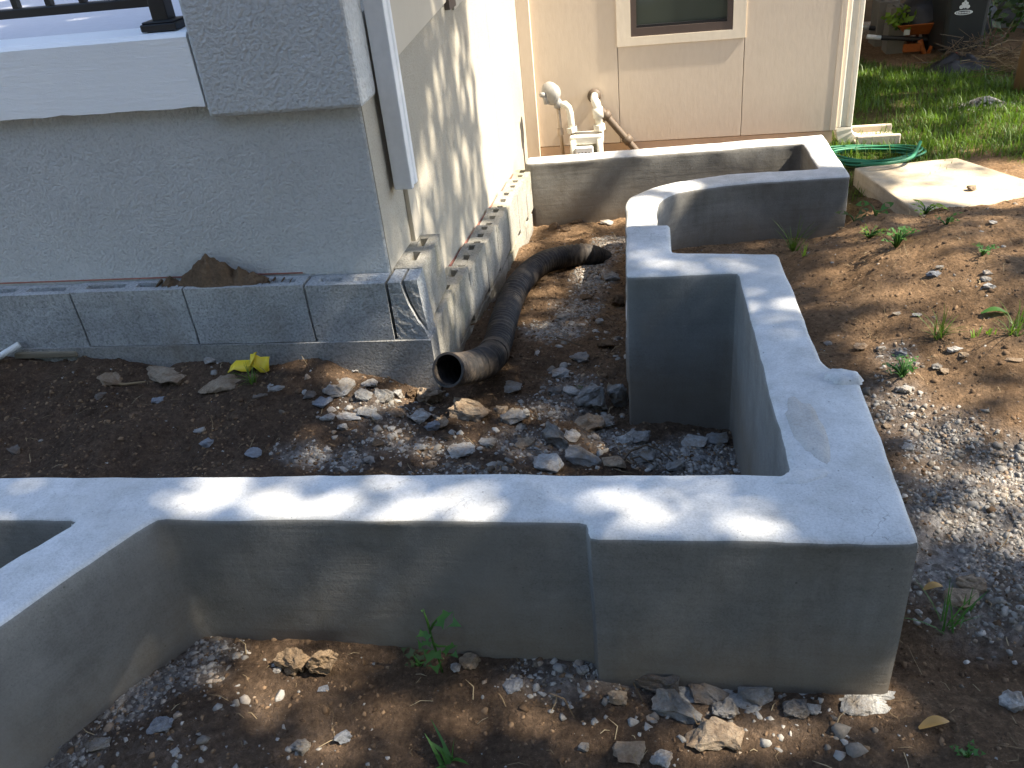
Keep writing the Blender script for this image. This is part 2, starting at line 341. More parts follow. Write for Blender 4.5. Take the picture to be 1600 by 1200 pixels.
def axis(segs):
    o_ = []
    for a_, b_, d_ in segs:
        n = max(1, int(round((b_-a_)/d_))); o_ += list(np.linspace(a_, b_, n, endpoint=False))
    return np.array(o_+[segs[-1][1]])
GX = axis([(-300,-40,65),(-40,-8,8),(-8,-2.5,.6),(-2.5,2.5,.0165),(2.5,4.2,.08),(4.2,12,.8),(12,300,48)])
GY = axis([(-300,-20,56),(-20,-1,2),(-1,.45,.15),(.45,4.8,.0165),(4.8,8.6,.07),(8.6,14,.6),(14,40,6),(40,400,60)])
XX, YY = np.meshgrid(GX, GY)
ZZ = hgt_arr(XX, YY)
from bisect import bisect_right
_gx, _gy = list(GX), list(GY)
def hz(x, y):   # height on the built sheet
    i = min(max(bisect_right(_gx, x)-1, 0), len(_gx)-2); j = min(max(bisect_right(_gy, y)-1, 0), len(_gy)-2)
    u_ = (x-_gx[i])/(_gx[i+1]-_gx[i]); v_ = (y-_gy[j])/(_gy[j+1]-_gy[j])
    return float((ZZ[j,i]*(1-u_)+ZZ[j,i+1]*u_)*(1-v_)+(ZZ[j+1,i]*(1-u_)+ZZ[j+1,i+1]*u_)*v_)
def at(px, py):     # first point of the ground seen through a pixel
    d = ray(px, py); t = .6
    while t < 14:
        p = Vector((0,0,CAMZ))+d*t
        if p.z < hz(p.x, p.y): break
        t += .01
    return Vector((p.x, p.y, hz(p.x, p.y)))
# gravel patches: pixel on the ground, radii in metres, density
GRAV = [(at(*q), rx, ry, k) for q, rx, ry, k in [((1530,800),.22,.16,1),((1480,880),.17,.12,1),((1570,850),.2,.14,1),((1470,690),.12,.1,.8),((1580,740),.16,.1,.9),((1400,640),.09,.12,.5),((1560,960),.15,.1,.6),
 ((1465,800),.08,.1,1),((1090,715),.13,.11,1),((1030,715),.12,.08,1),((960,690),.10,.09,.7),((865,520),.12,.12,1),((925,430),.09,.28,.9),((900,480),.1,.15,.7),((950,390),.08,.2,.8),((880,640),.13,.08,.5),((480,715),.09,.05,.8),((545,722),.08,.05,.7),((900,610),.1,.1,.5),
 ((590,640),.12,.08,.4),((640,700),.18,.06,.4),((60,1190),.14,.07,1),((215,1085),.07,.09,1),((280,1050),.10,.06,.9),((330,1020),.07,.04,.8),((870,1065),.12,.05,.5),((960,1060),.1,.05,.5),((1400,560),.06,.08,.5),((960,375),.07,.12,.8),
 ((830,700),.12,.07,.6),((750,740),.2,.05,.4),((380,1130),.25,.12,.05),((1160,1120),.3,.06,.08),((200,1180),.2,.1,.15)]]
def gmask(x, y):
    g = np.zeros(np.asarray(x).shape)
    for p, rx, ry, k in GRAV: g = np.maximum(g, k*np.clip(1.35-np.hypot((x-p.x)/rx, (y-p.y)/ry), 0, 1))
    return g
def lawn_mask(x, y):
    e = 4.62-.3*np.clip((1.75-x)/.4, 0, 1)+.12*np.sin(x*5)+.1*np.sin(x*11+1)
    return np.clip((y-e)/.25, 0, 1)*np.clip((x-.95)/.1, 0, 1)*np.clip((7.25-.35*(x-1.7)+.15*np.sin(x*9)-y)/.3, 0, 1)
INS = inside(XX, YY)
moist = np.where(INS, np.clip(1.0-(YY-2.2)*.35, .25, 1), np.clip(.95-(XX-.3)*.7, .10, .9)*np.clip(1.3-(YY-1)*.4, .2, 1))
G0 = gmask(XX, YY); L0 = lawn_mask(XX, YY)
jit = npr.random(XX.shape)
nx, ny = len(GX), len(GY)
idx = np.arange(nx*ny).reshape(ny, nx)
F = np.stack([idx[:-1,:-1], idx[:-1,1:], idx[1:,1:], idx[1:,:-1]], -1).reshape(-1, 4)
ground = npmesh('ground', np.stack([XX, YY, ZZ], -1).reshape(-1, 3), F, 'soil', True, kind='structure')
for nm, arr in (('moist', moist), ('gravel', np.clip(G0*(.5+.6*jit), 0, .9)), ('lawn', L0)):
    at_ = ground.data.attributes.new(nm, 'FLOAT', 'POINT'); at_.data.foreach_set('value', arr.astype(np.float32).ravel())

# ------------------------------------------------------------------ planter walls
def sample(poly, step=.035, corner=.020):
    P = [Vector((p[0], p[1])) for p in poly]; n = len(P); out = []
    for i in range(n):
        a_, b_, c_ = P[i-1], P[i], P[(i+1)%n]
        ca = min(corner, (a_-b_).length*.4, (c_-b_).length*.4)
        s_ = b_+(a_-b_).normalized()*ca; e_ = b_+(c_-b_).normalized()*ca
        q = b_*.5+s_*.25+e_*.25
        out += [s_, q, e_]
        nx_ = P[(i+1)%n]; d = P[(i+2)%n]
        cb = min(corner, (b_-c_).length*.4, (d-c_).length*.4)
        e2 = c_+(b_-c_).normalized()*cb; L = (e2-e_).length; k = int(L/step)
        out += [e_.lerp(e2, t/(k+1)) for t in range(1, k+1)] if k > 0 else []
    r = []
    for p in out:
        if not r or (p-r[-1]).length > 1e-4: r.append(p)
    return r
def poured(name, poly, ztop, zbot, mat, rim=.02, parent=None, wob=.004, topwob=.004, topmat=None):
    P = sample(poly); n = len(P)
    area = sum(P[i].x*P[(i+1)%n].y-P[(i+1)%n].x*P[i].y for i in range(n))
    sg = 1 if area > 0 else -1
    N = []
    for i in range(n):
        t = (P[(i+1)%n]-P[i-1]).normalized(); N.append(Vector((t.y, -t.x))*sg)    # outward
    rows = [(-rim*1.5, 0), (-rim*.75, -rim*.18), (-rim*.2, -rim*.6), (0, -rim*1.25)]
    zs = np.linspace(ztop-rim*2.2, zbot, 9)
    V_ = []; F_ = []
    for off, dz in rows:
        for p, nn in zip(P, N):
            j = noise.noise((p.x*9, p.y*9, 1.7))*wob*1.0+noise.noise((p.x*30, p.y*30, 5))*wob*.5
            q = p+nn*(off+j*(1 if off > -rim else .7)); V_.append((q.x, q.y, ztop+dz+noise.noise((p.x*4, p.y*4, 3))*topwob+noise.noise((p.x*40, p.y*40, 3))*topwob*.35))
    for z in zs:
        for p, nn in zip(P, N):
            q = p+nn*(noise.noise((p.x*3, p.y*3, z*4))*wob+noise.noise((p.x*12, p.y*12, z*12))*wob*.4)
            V_.append((q.x, q.y, z))
    R = len(rows)+len(zs)
    for r in range(R-1):
        for i in range(n): F_.append((r*n+i, r*n+(i+1)%n, (r+1)*n+(i+1)%n, (r+1)*n+i))
    ring = [Vector(q[:2]) for q in V_[:n]]
    xs2 = [q.x for q in ring]; ys2 = [q.y for q in ring]; extra = []
    gx = min(xs2)
    while gx < max(xs2):
        gy_ = min(ys2)
        while gy_ < max(ys2):
            q = Vector((gx+.008*math.sin(gy_*90), gy_+.008*math.sin(gx*77)))
            if min((q-e).length_squared for e in ring) > .018**2: extra.append(q)
            gy_ += .035
        gx += .035
    cv, _, cf, ov, _, _ = delaunay_2d_cdt(ring+extra, [], [list(range(n))], 1, 1e-6)
    mp = {}
    for k, q in enumerate(cv):
        src = [i for i in ov[k] if i < n]
        if src: mp[k] = src[0]
        else:
            mp[k] = len(V_); V_.append((q.x, q.y, ztop+.0015+noise.noise((q.x*4, q.y*4, 3))*topwob+noise.noise((q.x*14, q.y*14, 8))*.0015))
    F_ += [tuple(mp[i] for i in f_) for f_ in cf if len({mp[i] for i in f_}) == len(f_)]
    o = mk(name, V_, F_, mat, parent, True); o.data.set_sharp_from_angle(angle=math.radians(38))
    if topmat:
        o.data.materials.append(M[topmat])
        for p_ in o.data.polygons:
            if p_.normal.z > .35: p_.material_index = 1  # upward faces take the paler coat with painted-in skylight
    return o
def zp(L, z): return [tuple(onz(x, y, z))[:2] for x, y in L]
near_poly = [(-2.7,1.385),(-1.0,1.412),(-.56,1.423),(.277,1.427),(.262,2.388),(-.068,2.385),(-.073,2.80),(.075,2.79),(.074,2.55),(.392,2.52),(.410,1.86),
  (.43,1.825),(.478,1.812),(.474,1.225),(-.118,1.226),(-.120,1.272),(-.55,1.269),(-1.02,1.268),(-1.176,.969),(-1.50,.36),(-1.66,.42),(-1.197,1.257),(-2.7,1.25)]
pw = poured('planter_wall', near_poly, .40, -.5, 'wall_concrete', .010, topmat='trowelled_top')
tag(pw, 'light grey poured concrete planter wall with stepped corner across the foreground', 'planter wall')
ZF = .07
far_edge = [(977,317),(982,308),(999,300),(1022,291),(1056,283),(1090,278),(1141,271),(1208,266),(1279,263)]
near_edge = [(1330,274),(1259,279),(1191,283),(1124,290),(1085,295),(1062,299),(1043,306),(1031,316),(1027,332)]
fp = [(-.078,2.6)]+zp(far_edge, ZF)+zp([(1254,223)], ZF)
lft = onz(837,254,ZF); lft2 = onz(827,245,ZF)
fp += [(lft.x-.0, lft.y), (-.66, lft.y+.0), (-.66, lft2.y)]+zp([(1286,209)], ZF)+zp(near_edge, ZF)+[(.048,2.6)]
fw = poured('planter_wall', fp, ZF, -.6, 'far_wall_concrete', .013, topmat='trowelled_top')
tag(fw, 'sunlit concrete planter wall curving around in front of the tan building', 'planter wall')
# repairs and lumps on the near wall: real mortar smears
def smear(c, rx, ry, rot, h, mat='mortar', n=26, seed=0):
    V_ = [(c[0], c[1], c[2]+h)]; F_ = []
    for k, f_ in enumerate((.45, .8, 1.0)):
        for i in range(n):
            a_ = 2*math.pi*i/n; q = 1+.28*noise.noise((math.cos(a_)*2+seed, math.sin(a_)*2, seed))+.12*noise.noise((math.cos(a_)*7, math.sin(a_)*7+seed, 2))
            x = math.cos(a_)*rx*q*f_; y = math.sin(a_)*ry*q*f_
            V_.append((c[0]+x*math.cos(rot)-y*math.sin(rot), c[1]+x*math.sin(rot)+y*math.cos(rot), c[2]+h*(1.0, .8, -.25)[k]+(.35*h*noise.noise((x*60, y*60, seed)) if k < 2 else 0)))
    F_ += [(0, 1+i, 1+(i+1)%n) for i in range(n)]
    for r in range(2): F_ += [(1+r*n+i, 1+r*n+n+i, 1+r*n+n+(i+1)%n, 1+r*n+(i+1)%n) for i in range(n)]
    return V_, F_
p = onz(1262,670,.40); mk('mortar_patch', *smear(p, .040, .14, .1, .006, seed=3), 'mortar', pw, True, label='brownish trowelled mortar patch on the corner top')
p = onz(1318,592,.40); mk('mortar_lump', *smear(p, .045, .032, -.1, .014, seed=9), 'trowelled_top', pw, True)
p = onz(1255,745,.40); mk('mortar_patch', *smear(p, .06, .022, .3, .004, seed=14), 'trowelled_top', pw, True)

# ------------------------------------------------------------------ the stucco house
HY = 2.48
house = empty('stucco_house', (-2.2, HY, .3), label='grey stucco house with white porch edge and dappled side wall', cat='house')
MB().box(-4.5, -.822, HY, HY+.2, -.4, 1.0).build('front_wall', 'stucco', house, bevel=.008)
zb = ony(445, 177, HY-.035).z; xl = ony(324, 175, HY-.035).x
MB().box(xl, -.806, HY-.035, HY+.13, zb, 3.3).build('corner_pier', 'stucco_pier', house, bevel=.012)
# white painted porch edge with a ragged lower edge
z1 = ony(150, 178, HY-.03).z; zt = ony(150, 62, HY-.03).z
v = []; f = []; n = 90; x0 = -4.5; x1 = xl-.004
for i in range(n+1):
    x = x0+(x1-x0)*i/n; zz = z1+.006*noise.noise((x*14, 0, 0))+.004*noise.noise((x*45, 3, 0))
    v += [(x, HY+.05, zz+.004), (x, HY-.03, zz), (x, HY-.032, zt-.012), (x, HY-.022, zt), (x, HY+.09, zt+.006), (x, HY+.09, zz+.004)]
for i in range(n):
    for k in range(6): f.append((i*6+k, i*6+(k+1)%6, i*6+6+(k+1)%6, i*6+6+k))
f += [tuple(range(6)), tuple(range(n*6, n*6+6))]
mk('porch_edge', v, f, 'white_paint', house)
MB().box(-4.5, -.945, HY+.092, 4.35, zt-.2, zt-.004).build('porch_floor', 'porch_floor', house)
MB().box(-4.5, -.76, 4.35, 8.5, -.4, 3.6).build('rear_wall', 'side_stucco', house)
# side wall: stucco plane, corner trim and two lapped siding sheets with a sloping lower edge
YF = 5.17
def side_slab(y0, y1, za, zb_, zt_, t0, t1, name, mat, bv=.002, top_par=None):
    P = [(y0, za), (y1, zb_), (y1, zt_), (y0, zt_)]
    MB().prism([(SX(y)+t0, y, z) for y, z in P], (t1-t0, 0, 0)).build(name, mat, top_par or house, bevel=bv)
side_slab(HY+.004, 4.355, -.5, -.5, zt-.008, -.12, .0, 'side_wall', 'side_stucco')
side_slab(4.356, YF, -.5, -.5, 3.6, -.12, .0, 'side_wall', 'side_stucco')
A = onside(617, 95, .014); B = onside(698, 3, .014)
sl_ = (B.z-A.z)/(B.y-A.y)
side_slab(A.y, B.y, A.z, B.z, zt+.05, .001, .012, 'siding_panel', 'siding')
C2 = onside(711, 16, .014); 
side_slab(C2.y, C2.y+1.0, C2.z, C2.z+sl_, zt+.25, .001, .012, 'siding_panel', 'siding')
MB().prism([(SX(B.y)+.002, B.y+.004, B.z-.03), (SX(C2.y)+.002, C2.y-.006, B.z-.03), (SX(C2.y)+.002, C2.y-.006, zt+.3), (SX(B.y)+.002, B.y+.004, zt+.3)], (.02, 0, 0)).build('siding_batten', 'bronze_frame', house)
T0 = onside(600, 0, .02); 
side_slab(T0.y-.055, A.y-.006, -.2+.6, -.2+.6, zt+.05, .001, .016, 'corner_board', 'siding')
# downspout of the house corner, open end above the blocks
dp = [(-.800+.052, 2.615, z) for z in (3.2, 2.0, 1.2)]
zend = onside(620, 318, .06).z
sec = [(-.036,-.026),(-.02,-.026),(-.017,-.022),(-.005,-.022),(-.002,-.026),(.036,-.026),(.036,.026),(-.036,.026)]
dsx, dsy = SX(2.63)+.045, 2.635
MB().prism([(dsx+b_, dsy+a_, 3.2) for a_, b_ in [(-.04,-.03),(-.04,.03),(-.016,.03),(-.012,.025),(.012,.025),(.016,.03),(.04,.03),(.04,-.03)]], (0, 0, zend-3.2)).build('downspout', 'downspout_white', house, bevel=.004)
# red sealant line where stucco meets the blocks
MB().box(-4.5, -1.12, HY-.002, HY+.01, .404, .409).build('seal_line', 'red_seal', house)

# porch railing
zr = zt+.012
rail = empty('porch_railing', (-1.5, HY+.06, zr), label='black iron porch railing standing on the white porch edge', cat='railing')
pc = ony(262, 42, HY+.035)
px_ = -1.375; py_ = HY+.04
MB().box(px_-.055, px_+.055, py_-.045, py_+.05, zr-.008, zr+.012).prism([(px_-.05, py_-.04, zr+.012),(px_+.05, py_-.04, zr+.012),(px_+.05, py_+.045, zr+.012),(px_-.05, py_+.045, zr+.012)], (0,0,.006)).build('post_base', 'iron', rail, bevel=.006)
MB().box(px_-.025, px_+.025, py_-.02, py_+.03, zr+.014, zr+.95).build('post', 'iron', rail, bevel=.003)
MB().box(-4.4, px_-.027, py_-.012, py_+.022, zr+.055, zr+.08).build('bottom_rail', 'iron', rail, bevel=.003)
MB().box(-4.4, px_-.027, py_-.016, py_+.026, zr+.90, zr+.93).build('top_rail', 'iron', rail, bevel=.003)
bme = None
for i in range(20):
    x = px_-.125-.107*i
    o = MB().box(x-.009, x+.009, py_-.006, py_+.014, zr+.081, zr+.899).build('baluster', 'iron', rail)

# ------------------------------------------------------------------ concrete block courses along the house
def hollow_block(L, T, Hh, holes, depth=.11):
    """a block along local x from 0..L, y 0..T, z 0..Hh with open cores in the top; holes = [(x0,x1,y0,y1)]"""
    b_ = MB()
    xs = [0]; 
    for h in holes: xs += [h[0], h[1]]
    xs.append(L); ya, yb = holes[0][2], holes[0][3]
    b_.add([(0,0,0),(L,0,0),(L,T,0),(0,T,0),(0,0,Hh),(L,0,Hh),(L,T,Hh),(0,T,Hh)], [(0,3,2,1),(0,1,5,4),(1,2,6,5),(2,3,7,6),(3,0,4,7)])
    def q(x0, x1, y0, y1): b_.add([(x0,y0,Hh),(x1,y0,Hh),(x1,y1,Hh),(x0,y1,Hh)], [(0,1,2,3)])
    q(0, L, 0, ya); q(0, L, yb, T)
    for i in range(0, len(xs), 2): q(xs[i], xs[i+1], ya, yb)
    for (x0, x1, y0, y1) in holes:
        e = .008; zz = Hh-depth
        b_.add([(x0,y0,Hh),(x1,y0,Hh),(x1,y1,Hh),(x0,y1,Hh),(x0+e,y0+e,zz),(x1-e,y0+e,zz),(x1-e,y1-e,zz),(x0+e,y1-e,zz)],
               [(0,1,5,4),(1,2,6,5),(2,3,7,6),(3,0,4,7),(4,5,6,7)])
    return b_
def place(b_, origin, ang):
    c_, s_ = math.cos(ang), math.sin(ang); ox, oy, oz = origin
    b_.v = [(ox+x*c_-y*s_, oy+x*s_+y*c_, oz+z) for x, y, z in b_.v]; return b_
def rough(b_, amp=.002, cut=3):
    me = bpy.data.meshes.new('t'); me.from_pydata(b_.v, [], b_.f); bm = bmesh.new(); bm.from_mesh(me)
    bmesh.ops.remove_doubles(bm, verts=bm.verts, dist=1e-5)
    bmesh.ops.subdivide_edges(bm, edges=[e for e in bm.edges if e.calc_length() > .06], cuts=cut, use_grid_fill=True)
    bmesh.ops.triangulate(bm, faces=[f_ for f_ in bm.faces if len(f_.verts) > 4])
    for v_ in bm.verts:
        v_.co += noise.noise_vector(v_.co*22)*amp+noise.noise_vector(v_.co*70)*amp*.7
    bm.verts.ensure_lookup_table(); r = MB(); bm.verts.index_update()
    r.v = [tuple(v_.co) for v_ in bm.verts]; r.f = [tuple(x.index for x in f_.verts) for f_ in bm.faces]; bm.free(); bpy.data.meshes.remove(me); return r
lip = rough(MB().box(.02, .485, 1.18, 1.24, -.12, -.012), .014, 9)
lip.build('footing_lip', 'footing', pw)
blk = empty('block_wall', (-1.2, 2.4, 0), label='low grey concrete block course wrapped around the house foot', cat='block wall')
ZB = .40; BT = .085
xs_ = [-.818]+[onz(px, py, ZB).x for px, py in [(478,441),(287,450),(108,458)]]
for k in range(3): xs_.append(xs_[-1]-.41)
for i in range(len(xs_)-1):
    L = xs_[i]-xs_[i+1]-.008; dz = rnd.uniform(-.004, .004); mid = L/2
    hol = [(.035, mid-.02, .026, .056), (mid+.02, L-.035, .026, .056)]
    b_ = place(hollow_block(L, BT-.006, .205, hol, (.012, .02, .045, .045, .02, .03)[i % 6]), (xs_[i+1]+.004, HY-BT+rnd.uniform(-.003,.003), ZB-.205+dz), 0)
    rough(b_, .0018).build('concrete_block', 'cmu', blk)
    # mortar joint
    MB().box(xs_[i+1]-.0045, xs_[i+1]+.0045, HY-BT+.008, HY-.008, ZB-.2, ZB-.012).build('mortar_joint', 'mortar', blk)
rough(MB().box(-4, -.70, HY-BT-.006, HY+.0, -.35, ZB-.207), .003, 5).build('footing', 'footing', blk)
# corner block, cracked open: inner web, outer shell and the broken foot in front
cb0 = onz(612, 438, ZB)
cx0 = -.812; cx1 = -.722; cy0 = 2.40; cy1 = 2.785
wl = SX(2.6)+.004
b_ = place(hollow_block(cy1-cy0-.10, .094, .20, [(.06,.135,.034,.062),(.18,.25,.034,.062)], .12), (cx1, cy0+.10, ZB-.20), math.pi/2)
rough(b_, .002).build('corner_block', 'cmu_plaster', blk)
# broken near end: left wedge of the front face (prism in the xz plane) and thin outer shell set back
def rowslab(rows, y0, y1, amp, seed, nx=7):
    """upright slab given row by row (z, left x, right x), rough broken front"""
    V_ = []; F_ = []; R_ = len(rows); W_ = nx+1
    for sgn, y in ((0, y0), (1, y1)):
        for z, xa_, xb_ in rows:
            for k in range(W_):
                x = xa_+(xb_-xa_)*k/nx; nv = noise.noise_vector((x*60+seed, z*60, sgn*9))*amp+noise.noise_vector((x*160+seed, z*160, sgn*9))*amp*.5
                V_.append((x+nv.x*(.6 if k == nx else 0), y+nv.y, z+nv.z*.3))
    o2 = R_*W_
    for r in range(R_-1):
        for k in range(nx):
            a_ = r*W_+k; F_.append((a_, a_+1, a_+W_+1, a_+W_)); F_.append((o2+a_, o2+a_+W_, o2+a_+W_+1, o2+a_+1))
        for k in (0, nx): F_.append((r*W_+k, r*W_+W_+k, o2+r*W_+W_+k, o2+r*W_+k))
    for r in (0, R_-1):
        for k in range(nx): F_.append((r*W_+k, r*W_+k+1, o2+r*W_+k+1, o2+r*W_+k))
    return V_, F_
def ilerp(L, n):
    out = []
    for i_ in range(n):
        t = i_/(n-1)*(len(L)-1); k = min(int(t), len(L)-2); f_ = t-k
        out.append(tuple(L[k][c]*(1-f_)+L[k+1][c]*f_ for c in range(3)))
    return out
mk('broken_face', *rowslab(ilerp([(ZB-.002,-.812,-.772),(ZB-.03,-.812,-.768),(ZB-.07,-.812,-.760),(ZB-.10,-.812,-.750),(ZB-.14,-.812,-.735),(ZB-.17,-.812,-.718),(ZB-.208,-.812,-.708)], 16), cy0-.003, cy0+.10, .0012, 1), 'cmu', blk)
mk('broken_face', *rowslab(ilerp([(ZB-.002,-.763,-.720),(ZB-.05,-.757,-.718),(ZB-.09,-.747,-.716),(ZB-.135,-.729,-.713),(ZB-.18,-.714,-.709)], 14), cy0+.010, cy0+.10, .0016, 5, 5), 'cmu', blk)
rough(MB().prism([(-.76,cy0+.02,ZB-.212),(-.706,cy0-.004,ZB-.212),(-.698,cy0-.008,-.3),(-.76,cy0-.008,-.3)], (.0, .38, 0)), .004, 4).build('broken_foot', 'cmu_plaster', blk)
# side course, one block lower: short three-core blocks following the side wall, falling slightly
J = [(709,470),(737,426),(757,386),(774,357),(790,330),(802,305),(812,285)]
ZS0, ZS1 = 1.5-1.375, 1.5-1.455
yj = [2.72]
def zs(y): return ZS0+(ZS1-ZS0)*(y-3.08)/(4.14-3.08)
yj = [2.74, 3.06, 3.37, 3.65, 3.92, 4.19, 4.46, 4.72]
yj = []
for q in J[1:]:
    pz = ZS0
    for _ in range(6):
        pp = onz(*q, pz); pz = zs(pp.y)
    yj.append(pp.y)
yj = [2.66]+yj+[yj[-1]+.22]
sang = math.atan(.04)
for i in range(len(yj)-1):
    y0, y1 = yj[i], yj[i+1]; L = y1-y0-.006; c3 = L/3
    hol = [(c3*k+c3*.27, c3*k+c3*.73, .032, .062) for k in range(3)]
    b_ = place(hollow_block(L, .088, .21, hol, .08), (SX(y0)+.012+.088, y0+.003, zs(y0)-.21+rnd.uniform(-.003,.003)), math.pi/2-sang)
    rough(b_, .0015).build('concrete_block', 'cmu_plaster', blk)
    for half in (0, 1):
        h0 = y0-.5*(half == 0)*0
    b_ = place(MB().box(0, L, 0, .090, 0, .36), (SX(y0-.1)+.012+.090, y0+.003-.1, zs(y0)-.578+rnd.uniform(-.002,.002)), math.pi/2-sang)
    rough(b_, .0015).build('concrete_block', 'cmu_plaster', blk)
P = [(SX(y)+.001, y, z) for y, z in [(2.9, zs(2.9)-.005), (4.6, zs(4.6)-.005), (4.6, zs(4.6)+.006), (2.9, zs(2.9)+.007)]]
MB().prism(P, (.005, 0, 0)).build('seal_line', 'red_seal', house)

# ------------------------------------------------------------------ tan building at the back
bld = empty('tan_building', (.2, YF, -.1), label='tan panel clad building with a dark window behind the gas meter', cat='building')
xr = ony(1325, 0, YF).x; zbase = ony(1050, 218, YF).z
xa = ony(967, 150, YF).x; xb = ony(1160, 140, YF).x
zwb = ony(1065, 67, YF-.02).z
for x0, x1 in ((SX(YF)-.05, xa-.002), (xa+.002, xb-.002), (xb+.002, xr)):
    MB().box(x0, x1, YF, YF+.02, zbase, zwb-.0 if x0 == xa+.002 else 3.3).build('wall_panel', 'facade_paint', bld, bevel=.0015)
MB().box(SX(YF)-.05, xr-.01, YF+.021, YF+3.4, -.5, 3.3).build('wall_core', 'facade_paint', bld)
MB().box(SX(YF)-.05, xr-.012, YF+.004, YF+.0205, -.5, zbase-.004).build('base_course', 'facade_base', bld)
MB().box(SX(YF)+.0, SX(YF)+.075, YF-.022, YF-.001, -.4, 3.3).build('corner_board', 'facade_paint', bld, bevel=.003)
MB().box(xr-.03, xr+.004, YF-.002, YF+.0195, zbase, 3.3).build('corner_board', 'facade_paint', bld, bevel=.002)
# window
win = empty('w', (0, 0, 0)); bpy.data.objects.remove(win)
tl = ony(963, 40, YF-.02).x; tr = ony(1166, 40, YF-.02).x; il = ony(985, 30, YF-.02).x; ir = ony(1146, 30, YF-.02).x
zw = ony(1065, 53, YF-.02).z
t_ = MB().box(tl, il, YF-.006, YF+.02, zwb, 1.75).box(ir, tr, YF-.006, YF+.02, zwb, 1.75).box(il, ir, YF-.006, YF+.02, zwb, zw).box(il, ir, YF-.006, YF+.02, 1.65, 1.75)
wn = t_.build('window', 'trim_paint', bld)
fwd = .045
MB().box(il, il+fwd*.7, YF-.003, YF+.03, zw, 1.65).box(ir-fwd*.7, ir, YF-.003, YF+.03, zw, 1.65).box(il+fwd*.7, ir-fwd*.7, YF-.003, YF+.03, zw, zw+fwd).box(il+fwd*.7, ir-fwd*.7, YF-.003, YF+.03, 1.6, 1.65).build('frame', 'bronze_frame', wn)
MB().box(il+fwd*.7, ir-fwd*.7, YF+.012, YF+.016, zw+fwd, 1.6).build('pane', 'glass', wn)
MB().box(il+fwd*.7, ir-fwd*.7, YF+.001, YF+.011, zw+fwd, zw+fwd+.014).build('sash', 'iron', wn)
# downspout with elbow at the building corner
dx = xr+.05; dyy = YF+.05
zel = ony(1322, 200, YF).z
MB().prism([(dx+a_, dyy+b_, 3.2) for a_, b_ in [(-.045,-.035),(-.02,-.035),(-.015,-.028),(.015,-.028),(.02,-.035),(.045,-.035),(.045,.035),(-.045,.035)]], (0,0,zel-3.2)).build('downspout', 'downspout_cream', bld, bevel=.004)
el = MB(); prev = None; ring = []
for k in range(9):
    t = k/8*math.radians(78); R_ = .105
    cx_ = dx+R_*(1-math.cos(t)); cz_ = zel-R_*math.sin(t)
    ux, uz = math.cos(t), math.sin(t)          # across direction in xz
    rr = 1+.05*(k % 2)
    ring.append([(cx_+a_*ux*rr, dyy+b_*rr, cz_+a_*uz*rr) for a_, b_ in [(-.045,-.035),(.045,-.035),(.045,.035),(-.045,.035)]])
for k in range(9): el.v += ring[k]
for k in range(8): el.f += [(k*4+i, k*4+(i+1)%4, k*4+4+(i+1)%4, k*4+4+i) for i in range(4)]
el.build('downspout_elbow', 'downspout_cream', bld, bevel=.006)
# splash block on the grass under the elbow
q = at(1345, 222); sx0 = dx+.06; sy0 = dyy; sz0 = hz(sx0+.15, sy0)+.005
sb = MB().box(sx0, sx0+.24, sy0-.10, sy0+.10, sz0, sz0+.02).box(sx0, sx0+.24, sy0-.115, sy0-.09, sz0, sz0+.06).box(sx0, sx0+.24, sy0+.09, sy0+.115, sz0, sz0+.06)
sb.build('splash_block', 'splash_block', None, bevel=.008, label='pale concrete splash block on grass under the cream downspout', cat='splash block')

# ------------------------------------------------------------------ gas meter
GYm = YF-.16
def gy(px, py, y=None): return ony(px, py, y or GYm)
gm = empty('gas_meter', (gy(920, 230).x, GYm, -.2), label='cream gas meter with grey regulator and pipes before tan wall', cat='gas meter')
a0 = gy(892, 212); a1 = gy(941, 205); bw = a1.x-a0.x
mt_ = a1.z; mb_ = mt_-.26
body = MB().box(a0.x, a1.x, GYm-.04, GYm+.05, mb_, mt_-.03)
bo = body.build('body', 'meter_olive', gm, bevel=.02, seg=3)
MB().box(a0.x-.006, a1.x+.006, GYm-.05, GYm+.055, mt_-.06, mt_-.006).build('top_casting', 'meter_cream', gm, bevel=.012, seg=3)
for sx in (a0.x+.014, a1.x-.014):
    MB().tube([(sx, GYm-.045, mt_-.03), (sx, GYm-.05, mb_)], .018, 10).build('side_casting', 'meter_cream', gm, True)
MB().box(a0.x+.028, a0.x+.13, GYm-.075, GYm-.042, mt_-.15, mt_-.066).build('index_box', 'meter_face', gm, bevel=.006)
for k in range(4):
    cxd = a0.x+.047+.02*k
    MB().tube([(cxd, GYm-.074, mt_-.098), (cxd, GYm-.0765, mt_-.098)], .0048, 10).build('dial', 'dial_ink', gm)
# inlet: bent pipe from regulator down to the meter
e0 = gy(876, 164); e1 = gy(893, 205)
arc = [e0+Vector((0,0,0))]+[gy(*q_) for q_ in [(883,163),(888,168),(891,178),(892,190),(894,203)]]
MB().tube(arc, .020, 12).build('inlet_pipe', 'meter_cream', gm, True)
MB().tube([gy(893,198), gy(895,206)], .033, 8).build('union_nut', 'meter_cream', gm)
rg = gy(860, 146); 
MB().tube([rg+Vector((-.03,-.03,.0)), rg+Vector((-.012,-.012,0)), rg+Vector((.0,.0,0)), rg+Vector((.012,.01,0)), rg+Vector((.03,.03,0))], [.03,.06,.066,.06,.04], 20).build('regulator', 'regulator_grey', gm, True)
MB().tube([gy(846,145)+Vector((0,-.05,0)), rg+Vector((-.02,-.02,0))], .014, 10).build('vent_cap', 'regulator_grey', gm, True)
MB().tube([gy(853,148)+Vector((0,-.03,0)), gy(855,159)+Vector((0,-.03,-.004))], .016, 10).build('regulator_neck', 'regulator_grey', gm, True)
